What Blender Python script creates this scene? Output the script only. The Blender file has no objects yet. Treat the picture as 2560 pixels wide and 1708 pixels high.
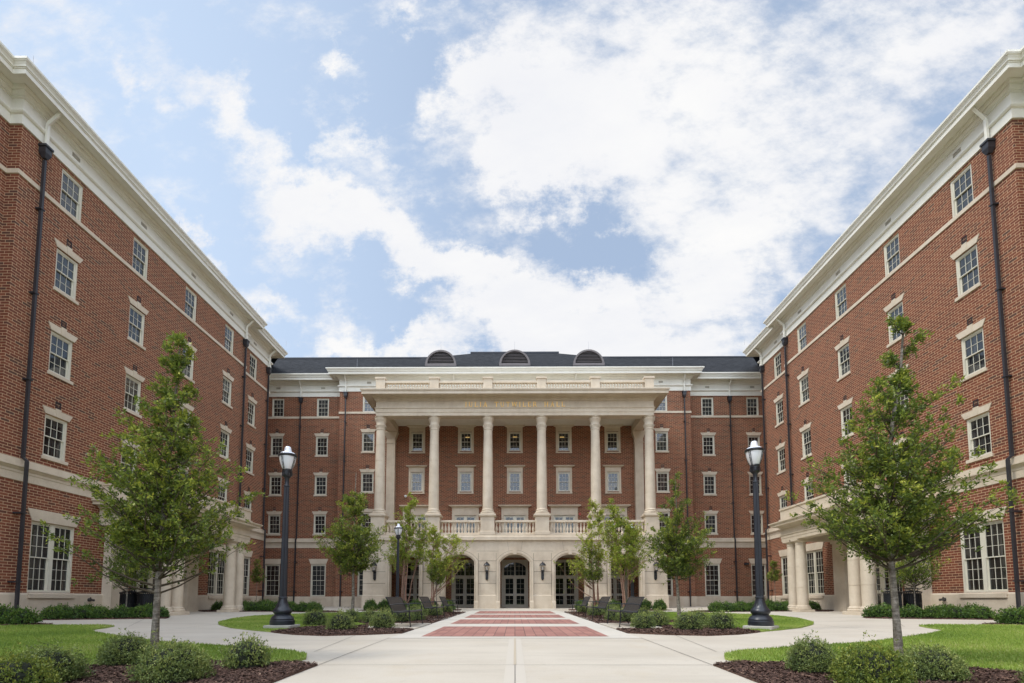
import bpy, bmesh, math, random
import numpy as np
from math import radians as R, sin, cos, pi, sqrt
from mathutils import Vector, Matrix
from mathutils.geometry import delaunay_2d_cdt

SC = bpy.context.scene
COL = SC.collection

# ------------------------------------------------------------------ camera
# World origin is the camera's eye; the courtyard axis is x = 0, the hall lies towards +y.
cam_d = bpy.data.cameras.new('camera'); cam = bpy.data.objects.new('camera', cam_d); COL.objects.link(cam)
cam_d.sensor_width = 36.0; cam_d.lens = 1290.0 / 2560 * 36.0
cam_d.shift_x = 0.0; cam_d.shift_y = (1400.45 - 854.0) / 2560
cam_d.clip_start = 0.05; cam_d.clip_end = 3000
cam.matrix_world = Matrix.Rotation(0.00559, 4, 'Z') @ Matrix.Rotation(pi / 2 + 0.07638, 4, 'X') @ Matrix.Rotation(-0.00054, 4, 'Z')
SC.camera = cam

# ------------------------------------------------------------------ exposure
SC.view_settings.view_transform = 'Standard'
SC.view_settings.look = 'None'
SC.view_settings.exposure = 0.52
SC.view_settings.gamma = 1.0
SC.cycles.max_bounces = 6
SC.cycles.diffuse_bounces = 3
SC.cycles.glossy_bounces = 3

# ------------------------------------------------------------------ sun
SUN_EL, SUN_AZ = 54.0, 250.0          # azimuth clockwise from +y: high on the left, a little behind the camera
sun_d = bpy.data.lights.new('sun', 'SUN'); sun = bpy.data.objects.new('sun', sun_d); COL.objects.link(sun)
sun_d.energy = 1.45; sun_d.angle = R(11); sun_d.color = (1.0, 0.955, 0.88)
sd = Vector((sin(R(SUN_AZ)) * cos(R(SUN_EL)), cos(R(SUN_AZ)) * cos(R(SUN_EL)), sin(R(SUN_EL))))
sun.rotation_euler = sd.to_track_quat('Z', 'Y').to_euler()
sun.location = sd * 60

# ------------------------------------------------------------------ sky with broken cloud, all in world directions
W = bpy.data.worlds.new('World'); SC.world = W; W.use_nodes = True
nt = W.node_tree; nt.nodes.clear()
N = lambda t: nt.nodes.new(t)
def lk(a, b): nt.links.new(a, b)
def wm(op, a, b=None, c=None, clamp=False):
    n = N('ShaderNodeMath'); n.operation = op; n.use_clamp = clamp
    for i, v in enumerate((a, b, c)):
        if v is None: continue
        if isinstance(v, (int, float)): n.inputs[i].default_value = v
        else: lk(v, n.inputs[i])
    return n.outputs[0]
tc = N('ShaderNodeTexCoord'); sep = N('ShaderNodeSeparateXYZ'); lk(tc.outputs['Generated'], sep.inputs[0])
X_, Y_, Z_ = sep.outputs
yy = wm('MAXIMUM', Y_, 0.08)
ga = wm('DIVIDE', X_, yy); gb = wm('DIVIDE', Z_, yy)
comb = N('ShaderNodeCombineXYZ'); lk(ga, comb.inputs[0]); lk(gb, comb.inputs[1])
# cloud deck seen in perspective: direction projected on a high plane
zz = wm('MAXIMUM', wm('ADD', Z_, 0.10), 0.05)
cp = N('ShaderNodeCombineXYZ'); lk(wm('DIVIDE', X_, zz), cp.inputs[0]); lk(wm('DIVIDE', Y_, zz), cp.inputs[1])
def wnoise(vec, scale, detail, rough, dist=0.0, rot=0.0, sc=(1, 1, 1)):
    mp = N('ShaderNodeMapping'); mp.inputs['Rotation'].default_value = (0, 0, rot); mp.inputs['Scale'].default_value = sc
    lk(vec, mp.inputs[0])
    n = N('ShaderNodeTexNoise'); n.inputs['Scale'].default_value = scale; n.inputs['Detail'].default_value = detail
    n.inputs['Roughness'].default_value = rough; n.inputs['Distortion'].default_value = dist
    lk(mp.outputs[0], n.inputs['Vector']); return n
# ragged edges: bend the cloud map with noise
wrp = wnoise(comb.outputs[0], 4.0, 9, 0.66)
vs = N('ShaderNodeVectorMath'); vs.operation = 'SUBTRACT'; lk(wrp.outputs['Color'], vs.inputs[0]); vs.inputs[1].default_value = (.5, .5, .5)
vm = N('ShaderNodeVectorMath'); vm.operation = 'SCALE'; lk(vs.outputs[0], vm.inputs[0]); vm.inputs['Scale'].default_value = 0.46
va = N('ShaderNodeVectorMath'); va.operation = 'ADD'; lk(comb.outputs[0], va.inputs[0]); lk(vm.outputs[0], va.inputs[1])
BL = [(-0.621,1.043,0.274,0.083,-0.751,.9),(-0.834,1.084,0.089,0.041,-0.956,.5),(-0.942,1.045,0.249,0.082,-0.789,.35),(-0.971,1.214,0.379,0.172,-0.546,.45),
(-0.441,0.848,0.209,0.131,-0.631,1.0),(-0.483,0.763,0.099,0.12,-1.208,.7),(-0.287,0.809,0.204,0.105,-0.369,.9),(-0.152,0.714,0.256,0.083,-0.457,1.0),
(-0.336,0.982,0.171,0.058,-0.86,.85),(-0.4,1.16,0.059,0.031,-0.98,.6),(-0.336,0.581,0.103,0.125,-1.047,.95),(-0.504,0.595,0.11,0.053,-0.788,.8),
(-0.652,0.74,0.155,0.04,-0.871,.9),(-0.281,0.503,0.211,0.068,-0.093,.8),(0.063,1.009,0.33,0.27,-0.561,1.25),(-0.092,1.079,0.123,0.132,-0.007,.7),
(0.044,0.855,0.152,0.097,-0.82,.9),(-0.213,1.239,0.154,0.067,-0.29,.9),(0.471,1.026,0.945,0.472,-0.006,.62),(0.275,1.205,0.412,0.163,-0.387,.5),
(0.375,0.853,0.439,0.211,-0.563,.35),(0.017,0.593,0.343,0.163,-0.366,1.2),(-0.045,0.723,0.083,0.108,-1.068,.6),(0.236,0.565,0.341,0.15,-0.004,1.1),
(0.415,0.684,0.151,0.186,-1.435,1.0),(0.148,0.511,0.627,0.095,-0.003,1.1),(-0.115,0.594,0.119,0.041,-0.004,.6),(0.20,0.713,0.24,0.07,-0.35,-.5),
(0.133,0.779,0.201,0.084,-0.373,-.35),(-0.257,1.119,0.165,0.221,-0.007,-.5),(-0.475,0.522,0.158,0.163,-0.003,-.15),(-0.092,1.188,0.16,0.085,-0.913,-.5),
(-0.221,0.613,0.199,0.083,-0.004,-.5),(-0.437,1.022,0.171,0.126,-0.723,-.4),(0.333,0.574,0.105,0.055,-0.004,-.2),(1.006,1.2,0.409,0.222,-0.007,.5),(0.70,1.0,0.75,0.75,0,.22)]
acc = None
for a, b, L, w, ang, amp in BL:
    mp = N('ShaderNodeMapping'); mp.vector_type = 'TEXTURE'
    mp.inputs['Location'].default_value = (a, b, 0); mp.inputs['Rotation'].default_value = (0, 0, ang); mp.inputs['Scale'].default_value = (L * 0.92, w * 0.92, 1)
    lk(va.outputs[0], mp.inputs[0])
    g = N('ShaderNodeTexGradient'); g.gradient_type = 'SPHERICAL'; lk(mp.outputs[0], g.inputs[0])
    s = wm('MULTIPLY', g.outputs['Fac'], amp * 1.30)
    acc = s if acc is None else wm('ADD', acc, s)
front = wm('MULTIPLY', wm('SUBTRACT', Y_, 0.10), 5.0, clamp=True)      # the drawn clouds belong to the half of the sky over the hall
n1 = wnoise(cp.outputs[0], 2.2, 8, 0.62, 0.0, 0.7, (1, 1.5, 1))
n2 = wnoise(cp.outputs[0], 8.0, 9, 0.62, 0.0, 0.7, (1, 1.7, 1))
n3 = wnoise(comb.outputs[0], 8.0, 10, 0.66, 0.0, -0.6, (1, 1.5, 1))
back = wm('MULTIPLY', wm('SUBTRACT', 1.0, front), 0.55)
base = wm('ADD', wm('MULTIPLY', acc, front), back)
tex = wm('ADD', wm('MULTIPLY', wm('SUBTRACT', n1.outputs['Fac'], 0.5), 1.1), wm('ADD', wm('MULTIPLY', wm('SUBTRACT', n2.outputs['Fac'], 0.5), 1.5), wm('MULTIPLY', wm('SUBTRACT', n3.outputs['Fac'], 0.5), 2.6)))
dens = wm('ADD', base, tex)
mr = N('ShaderNodeMapRange'); mr.interpolation_type = 'SMOOTHSTEP'
mr.inputs['From Min'].default_value = -0.05; mr.inputs['From Max'].default_value = 1.35
lk(dens, mr.inputs['Value'])
sky = N('ShaderNodeTexSky'); sky.sky_type = 'NISHITA'; sky.sun_disc = False
sky.sun_elevation = R(SUN_EL); sky.sun_rotation = R(SUN_AZ); sky.air_density = 1.0; sky.dust_density = 1.6; sky.ozone_density = 1.6
SKY_S = 0.10
skm = N('ShaderNodeVectorMath'); skm.operation = 'SCALE'; lk(sky.outputs[0], skm.inputs[0]); skm.inputs['Scale'].default_value = SKY_S
# high thin veil that pales the blue, a little thicker towards the left and the horizon
veil = N('ShaderNodeMixRGB'); lk(skm.outputs[0], veil.inputs[1]); veil.inputs[2].default_value = (0.415, 0.515, 0.665, 1)
vf = wm('ADD', 0.60, wm('MULTIPLY', wm('SUBTRACT', wm('MULTIPLY', X_, -1.0), 0.05), 0.95), clamp=True); vf = wm('MAXIMUM', vf, 0.56); lk(vf, veil.inputs[0])
# cloud shade: thick parts slightly grey-blue underneath
cr = N('ShaderNodeMapRange'); cr.inputs['From Min'].default_value = 0.3; cr.inputs['From Max'].default_value = 0.75
lk(n1.outputs['Fac'], cr.inputs['Value'])
ccol = N('ShaderNodeMixRGB'); ccol.inputs[1].default_value = (0.60, 0.61, 0.645, 1); ccol.inputs[2].default_value = (0.70, 0.695, 0.685, 1)
lk(cr.outputs[0], ccol.inputs[0])
mix = N('ShaderNodeMixRGB'); lk(mr.outputs[0], mix.inputs[0]); lk(veil.outputs[0], mix.inputs[1]); lk(ccol.outputs[0], mix.inputs[2])
# unseen sky behind the camera, brightened as added fill light for hall and wings
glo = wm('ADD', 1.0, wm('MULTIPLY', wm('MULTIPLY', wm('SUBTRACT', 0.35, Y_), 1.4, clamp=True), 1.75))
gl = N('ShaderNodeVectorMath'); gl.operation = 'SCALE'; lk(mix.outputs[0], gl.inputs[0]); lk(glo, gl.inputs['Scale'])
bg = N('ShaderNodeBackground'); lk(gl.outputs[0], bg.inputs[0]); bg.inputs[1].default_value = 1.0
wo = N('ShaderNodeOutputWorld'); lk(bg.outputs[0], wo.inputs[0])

# ------------------------------------------------------------------ materials
MATS = {}
class MT:
    """small node helper"""
    def __init__(s, name):
        s.m = bpy.data.materials.new(name); s.m.use_nodes = True; s.t = s.m.node_tree
        s.b = s.t.nodes['Principled BSDF']; MATS[name] = s.m
    def n(s, t, **k):
        x = s.t.nodes.new(t)
        for a, v in k.items(): setattr(x, a, v)
        return x
    def l(s, a, b): s.t.links.new(a, b)
    def obj(s):
        if not hasattr(s, 'tc'): s.tc = s.n('ShaderNodeTexCoord')
        return s.tc.outputs['Object']
    def pos(s):
        if not hasattr(s, 'ge'): s.ge = s.n('ShaderNodeNewGeometry')
        return s.ge.outputs['Position']
    def noise(s, vec, scale, detail=4, rough=.6, sc=None, dist=0):
        if sc:
            mp = s.n('ShaderNodeMapping'); mp.inputs['Scale'].default_value = sc; s.l(vec, mp.inputs[0]); vec = mp.outputs[0]
        x = s.n('ShaderNodeTexNoise'); x.inputs['Scale'].default_value = scale; x.inputs['Detail'].default_value = detail
        x.inputs['Roughness'].default_value = rough; x.inputs['Distortion'].default_value = dist; s.l(vec, x.inputs['Vector']); return x.outputs['Fac']
    def ramp(s, fac, stops):
        x = s.n('ShaderNodeValToRGB'); e = x.color_ramp.elements
        while len(e) < len(stops): e.new(.5)
        for i, (p, c) in enumerate(stops): e[i].position = p; e[i].color = (*c, 1)
        s.l(fac, x.inputs[0]); return x.outputs[0]
    def mix(s, f, a, b, mode='MIX'):
        x = s.n('ShaderNodeMixRGB', blend_type=mode)
        for i, v in enumerate((f, a, b)):
            if isinstance(v, (int, float)): x.inputs[i].default_value = v
            elif isinstance(v, tuple): x.inputs[i].default_value = (*v, 1)
            else: s.l(v, x.inputs[i])
        return x.outputs[0]
    def math(s, op, a, b=None, clamp=False):
        x = s.n('ShaderNodeMath', operation=op); x.use_clamp = clamp
        for i, v in enumerate((a, b)):
            if v is None: continue
            if isinstance(v, (int, float)): x.inputs[i].default_value = v
            else: s.l(v, x.inputs[i])
        return x.outputs[0]
    def col(s, c):
        if isinstance(c, tuple): s.b.inputs['Base Color'].default_value = (*c, 1)
        else: s.l(c, s.b.inputs['Base Color'])
        return s
    def set(s, **k):
        for a, v in k.items(): s.b.inputs[a.replace('_', ' ')].default_value = v
        return s
    def bump(s, h, strength=.3, dist=.01):
        x = s.n('ShaderNodeBump'); x.inputs['Strength'].default_value = strength; x.inputs['Distance'].default_value = dist
        s.l(h, x.inputs['Height']); s.l(x.outputs[0], s.b.inputs['Normal']); return s

def stone_like(name, c0, c1, c2, rough=.8, sc=1.3):
    m = MT(name); p = m.pos()
    n = m.noise(p, sc, 6, .65); f = m.noise(p, 38, 3, .6); st = m.noise(p, 1.1, 5, .7, sc=(2.2, 2.2, .35))
    c = m.ramp(n, [(.3, c0), (.5, c1), (.72, c2)])
    c = m.mix(m.math('MULTIPLY', m.math('SUBTRACT', st, .5, True), 1.1, True), c, tuple(v * .72 for v in c0))
    c = m.mix(.12, c, m.ramp(f, [(.3, (.25, .22, .18)), (.7, (.9, .86, .8))]), 'OVERLAY')
    m.col(c).set(Roughness=rough).bump(f, .12, .004); return m.m
stone_like('limestone', (.53, .44, .33), (.605, .51, .39), (.665, .575, .455))
stone_like('painted_trim', (.74, .705, .605), (.77, .735, .64), (.79, .76, .67), .55, .8)
stone_like('window_paint', (.62, .585, .47), (.66, .62, .505), (.69, .65, .54), .45, .9)
stone_like('door_paint', (.41, .37, .30), (.44, .40, .325), (.47, .43, .345), .45, 1.0)

def brick():
    m = MT('brick'); p = m.pos(); sx = m.n('ShaderNodeSeparateXYZ'); m.l(p, sx.inputs[0])
    u = m.math('ADD', sx.outputs[0], sx.outputs[1]); cb = m.n('ShaderNodeCombineXYZ'); m.l(u, cb.inputs[0]); m.l(sx.outputs[2], cb.inputs[1])
    bt = m.n('ShaderNodeTexBrick'); bt.offset = .5
    m.l(cb.outputs[0], bt.inputs['Vector'])
    for k, v in {'Scale': 1, 'Mortar Size': .0092, 'Mortar Smooth': .15, 'Bias': -.1, 'Brick Width': .3048, 'Row Height': .1016}.items(): bt.inputs[k].default_value = v
    bt.inputs['Color1'].default_value = (1, 1, 1, 1); bt.inputs['Color2'].default_value = (0, 0, 0, 1); bt.inputs['Mortar'].default_value = (.5, .5, .5, 1)
    c = m.ramp(bt.outputs['Color'], [(0, (.050, .040, .034)), (.10, (.075, .042, .030)), (.20, (.125, .041, .022)), (.38, (.158, .040, .019)), (.62, (.202, .053, .024)), (.86, (.250, .078, .036)), (1, (.168, .046, .023))])
    big = m.noise(p, .55, 5, .6); c = m.mix(m.math('MULTIPLY', big, .45), c, (.125, .031, .014))
    fine = m.noise(p, 45, 3, .6); c = m.mix(.35, c, m.ramp(fine, [(.2, (.35, .35, .35)), (.8, (.65, .65, .65))]), 'OVERLAY')
    c = m.mix(bt.outputs['Fac'], c, m.mix(m.noise(p, 9, 3), (.50, .325, .185), (.58, .40, .245)))
    m.col(c).set(Roughness=.88)
    m.bump(m.math('SUBTRACT', 1.0, bt.outputs['Fac']), .5, .006); return m.m
brick()

def glass(name, c0, c1, spec_ior, stripe=0.0):
    m = MT(name); oi = m.n('ShaderNodeObjectInfo'); p = m.obj()
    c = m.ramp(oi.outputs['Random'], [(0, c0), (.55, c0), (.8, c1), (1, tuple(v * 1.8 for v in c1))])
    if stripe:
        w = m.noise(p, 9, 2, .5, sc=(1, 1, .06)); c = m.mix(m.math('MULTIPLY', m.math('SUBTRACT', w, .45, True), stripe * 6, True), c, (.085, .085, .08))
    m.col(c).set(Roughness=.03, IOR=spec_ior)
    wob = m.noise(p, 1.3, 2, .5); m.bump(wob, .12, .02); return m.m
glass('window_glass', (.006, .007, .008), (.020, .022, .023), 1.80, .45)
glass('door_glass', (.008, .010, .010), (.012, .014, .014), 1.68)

def shingle():
    m = MT('roof_shingle'); p = m.pos(); sx = m.n('ShaderNodeSeparateXYZ'); m.l(p, sx.inputs[0])
    cb = m.n('ShaderNodeCombineXYZ'); m.l(m.math('ADD', sx.outputs[0], m.math('MULTIPLY', sx.outputs[1], .0)), cb.inputs[0]); m.l(m.math('MULTIPLY', sx.outputs[2], 1.95), cb.inputs[1])
    bt = m.n('ShaderNodeTexBrick'); bt.offset = .5; m.l(cb.outputs[0], bt.inputs['Vector'])
    for k, v in {'Scale': 1, 'Mortar Size': .018, 'Mortar Smooth': .3, 'Bias': 0, 'Brick Width': .32, 'Row Height': .16}.items(): bt.inputs[k].default_value = v
    bt.inputs['Color1'].default_value = (.012, .0125, .0135, 1); bt.inputs['Color2'].default_value = (.046, .047, .050, 1); bt.inputs['Mortar'].default_value = (.010, .011, .014, 1)
    n = m.noise(p, 14, 4, .7); c = m.mix(.7, bt.outputs['Color'], m.ramp(n, [(.3, (.2, .2, .2)), (.7, (.8, .8, .8))]), 'OVERLAY')
    m.col(c).set(Roughness=.95).bump(bt.outputs['Fac'], .4, .01); m.b.inputs['Specular IOR Level'].default_value = .15; return m.m
shingle()

def metal(name, c, rough, metallic=0.0, var=.15):
    m = MT(name); n = m.noise(m.pos(), 6, 4, .6)
    m.col(m.ramp(n, [(.3, tuple(v * (1 - var) for v in c)), (.7, tuple(v * (1 + var) for v in c))])).set(Roughness=rough, Metallic=metallic); return m.m
metal('bronze_pipe', (.030, .029, .033), .42)
metal('black_paint', (.014, .015, .018), .32)
metal('lamp_black', (.020, .023, .030), .34)
metal('vent_dark', (.018, .019, .022), .6)
metal('dormer_bronze', (.150, .128, .122), .55)
metal('bench_mesh', (.040, .036, .033), .5)
metal('ridge_metal', (.016, .018, .026), .5)
metal('frieze_vent_paint', (.42, .38, .30), .6)
metal('gold', (1.0, .66, .22), .45, .0, .02)
metal('brass_dark', (.30, .27, .22), .35, .8)
metal('rod_metal', (.35, .35, .36), .5, .5)
metal('white_plastic', (.75, .75, .73), .4)
metal('red_plastic', (.5, .04, .03), .4)
metal('cast_iron', (.06, .055, .05), .6, .3)

def frosted():
    m = MT('lamp_glass'); m.col((.86, .87, .89)).set(Roughness=.16, IOR=1.5, Transmission_Weight=0.12)
    m.b.inputs['Coat Weight'].default_value = .6; m.b.inputs['Coat Roughness'].default_value = .05
    return m.m
frosted()
def clear():
    m = MT('lantern_glass'); m.col((.80, .76, .68)).set(Roughness=.2); m.b.inputs['Transmission Weight'].default_value = .5; return m.m
clear()
def dome_metal():
    m = MT('lamp_dome'); m.col((.78, .79, .84)).set(Roughness=.18, Metallic=.15); m.b.inputs['Coat Weight'].default_value = .8; return m.m
dome_metal()
def glow():
    m = MT('ceiling_lamp_glow'); m.col((.9, .7, .3)); m.b.inputs['Emission Color'].default_value = (1, .62, .18, 1); m.b.inputs['Emission Strength'].default_value = .28; return m.m
glow()

def concrete(name, c0, c1, c2):
    m = MT(name); p = m.pos()
    n = m.noise(p, .45, 6, .62); st = m.noise(p, 1.0, 7, .7, sc=(.25, 1.3, 1)); f = m.noise(p, 60, 3, .7)
    c = m.ramp(n, [(.3, c0), (.5, c1), (.7, c2)])
    c = m.mix(m.math('MULTIPLY', m.math('SUBTRACT', st, .50, True), 1.9, True), c, tuple(v * .76 for v in c0))
    c = m.mix(m.math('MULTIPLY', m.math('SUBTRACT', m.noise(p, 1.1, 5, .7), .54, True), 2.2, True), c, (.50, .42, .30))
    c = m.mix(.15, c, m.ramp(f, [(.3, (.3, .3, .3)), (.7, (.75, .75, .75))]), 'OVERLAY')
    sp = m.noise(p, 7, 2, .5); c = m.mix(m.math('MULTIPLY', m.math('SUBTRACT', sp, .70, True), 5.0, True), c, tuple(v * .62 for v in c0))
    m.col(c).set(Roughness=.85).bump(f, .15, .002); return m.m
concrete('concrete', (.505, .448, .362), (.548, .490, .402), (.585, .528, .438))
concrete('border_concrete', (.55, .505, .425), (.59, .545, .465), (.62, .575, .495))
concrete('pad_concrete', (.36, .34, .30), (.42, .40, .35), (.47, .44, .38))
MT('joint_dark').col((.10, .085, .07)).set(Roughness=.9)
MT('stone_joint_shade').col((.15, .115, .085)).set(Roughness=.9)
MT('joint_sealant').col((.50, .42, .31)).set(Roughness=.7)
MT('joint_pale').col((.562, .508, .425)).set(Roughness=.8)

def pavers():
    m = MT('brick_pavers'); p = m.pos(); sx = m.n('ShaderNodeSeparateXYZ'); m.l(p, sx.inputs[0])
    cb = m.n('ShaderNodeCombineXYZ'); m.l(sx.outputs[1], cb.inputs[0]); m.l(sx.outputs[0], cb.inputs[1])
    bt = m.n('ShaderNodeTexBrick'); bt.offset = .5; m.l(cb.outputs[0], bt.inputs['Vector'])
    for k, v in {'Scale': 1, 'Mortar Size': .010, 'Mortar Smooth': .1, 'Bias': 0, 'Brick Width': .61, 'Row Height': .235}.items(): bt.inputs[k].default_value = v
    bt.inputs['Color1'].default_value = (.27, .115, .092, 1); bt.inputs['Color2'].default_value = (.40, .185, .145, 1); bt.inputs['Mortar'].default_value = (.10, .05, .04, 1)
    n = m.noise(p, 1.4, 6, .65); c = m.mix(m.math('MULTIPLY', n, .35), bt.outputs['Color'], (.46, .26, .21))
    f = m.noise(p, 50, 3, .6); c = m.mix(.25, c, m.ramp(f, [(.2, (.3, .3, .3)), (.8, (.7, .7, .7))]), 'OVERLAY')
    m.col(c).set(Roughness=.85).bump(m.math('SUBTRACT', 1.0, bt.outputs['Fac']), .3, .004); return m.m
pavers()

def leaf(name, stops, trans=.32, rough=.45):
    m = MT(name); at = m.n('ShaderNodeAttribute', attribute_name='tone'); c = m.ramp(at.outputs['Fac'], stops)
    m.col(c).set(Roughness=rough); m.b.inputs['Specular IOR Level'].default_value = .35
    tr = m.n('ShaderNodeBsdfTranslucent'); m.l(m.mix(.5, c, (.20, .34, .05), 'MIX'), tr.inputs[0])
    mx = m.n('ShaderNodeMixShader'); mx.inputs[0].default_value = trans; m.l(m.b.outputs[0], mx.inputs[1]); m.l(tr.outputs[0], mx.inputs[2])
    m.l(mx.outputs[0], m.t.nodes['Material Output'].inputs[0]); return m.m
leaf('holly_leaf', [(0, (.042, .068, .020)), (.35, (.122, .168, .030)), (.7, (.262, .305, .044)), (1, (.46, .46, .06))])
leaf('myrtle_leaf', [(0, (.070, .130, .020)), (.35, (.160, .250, .032)), (.7, (.290, .370, .045)), (1, (.46, .46, .07))], .35)
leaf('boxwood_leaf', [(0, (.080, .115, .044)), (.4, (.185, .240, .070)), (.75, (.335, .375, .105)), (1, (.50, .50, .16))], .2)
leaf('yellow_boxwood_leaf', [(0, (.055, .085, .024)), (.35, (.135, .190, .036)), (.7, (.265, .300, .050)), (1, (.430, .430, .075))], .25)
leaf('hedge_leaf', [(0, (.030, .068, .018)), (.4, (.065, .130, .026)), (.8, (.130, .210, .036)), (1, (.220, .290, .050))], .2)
leaf('grass_blade', [(0, (.150, .235, .042)), (.4, (.265, .365, .064)), (.75, (.370, .455, .092)), (1, (.52, .50, .20))], .3, .5)
def bark(name, c0, c1, c2, sc):
    m = MT(name); p = m.obj(); n = m.noise(p, sc, 6, .75, sc=(1, 1, .8)); b = m.noise(p, sc * .9, 4, .7, sc=(.5, .5, 2.4))
    m.col(m.mix(.5, m.ramp(n, [(.36, c0), (.5, c1), (.62, c2)]), m.ramp(b, [(.38, c0), (.5, c1), (.64, c2)]))).set(Roughness=.9).bump(n, .6, .01); return m.m
bark('grey_bark', (.060, .050, .037), (.165, .142, .110), (.40, .36, .30), 13)
bark('twig_bark', (.055, .042, .028), (.09, .07, .045), (.13, .105, .07), 20)
bark('cinnamon_bark', (.16, .075, .045), (.28, .15, .10), (.46, .33, .25), 16)
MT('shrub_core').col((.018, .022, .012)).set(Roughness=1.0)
def lawn():
    m = MT('lawn_turf'); p = m.pos(); n = m.noise(p, 1.2, 6, .65, sc=(.7, 1.6, 1)); f = m.noise(p, 55, 4, .7, sc=(1, .5, 1))
    c = m.ramp(n, [(.3, (.160, .240, .045)), (.5, (.250, .340, .062)), (.7, (.360, .420, .100))])
    c = m.mix(.6, c, m.ramp(f, [(.25, (.22, .22, .22)), (.75, (.78, .78, .78))]), 'OVERLAY')
    m.col(c).set(Roughness=.9).bump(f, .8, .02); return m.m
lawn()
def mulch():
    m = MT('bark_mulch'); p = m.pos(); n = m.noise(p, 30, 5, .75, dist=.6); v = m.n('ShaderNodeTexVoronoi'); v.inputs['Scale'].default_value = 42; m.l(p, v.inputs['Vector'])
    c = m.ramp(n, [(.3, (.035, .018, .012)), (.5, (.105, .055, .038)), (.68, (.24, .14, .098))])
    c = m.mix(.5, c, m.ramp(v.outputs['Color'], [(0, (.2, .2, .2)), (1, (.8, .8, .8))]), 'OVERLAY')
    m.col(c).set(Roughness=.95).bump(n, 1.0, .03); return m.m
mulch()
def chip():
    m = MT('bark_chip'); at = m.n('ShaderNodeAttribute', attribute_name='tone')
    m.col(m.ramp(at.outputs['Fac'], [(0, (.030, .015, .010)), (.45, (.095, .048, .033)), (.8, (.20, .115, .078)), (1, (.42, .29, .20))])).set(Roughness=.9); return m.m
chip()
def ground_mat():
    m = MT('ground_grass'); n = m.noise(m.pos(), .8, 6, .6)
    m.col(m.ramp(n, [(.3, (.07, .12, .025)), (.7, (.13, .18, .04))])).set(Roughness=.95); return m.m
ground_mat()
# ------------------------------------------------------------------ helpers
def ss(t): t = max(0.0, min(1.0, t)); return t * t * (3 - 2 * t)
def gz(x, y):                        # the courtyard rises gently towards the hall and a little towards both wings
    return -.89 + .0071 * max(-10, min(y, 45)) + .07 * ss((abs(x) - 8) / 7)

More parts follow.
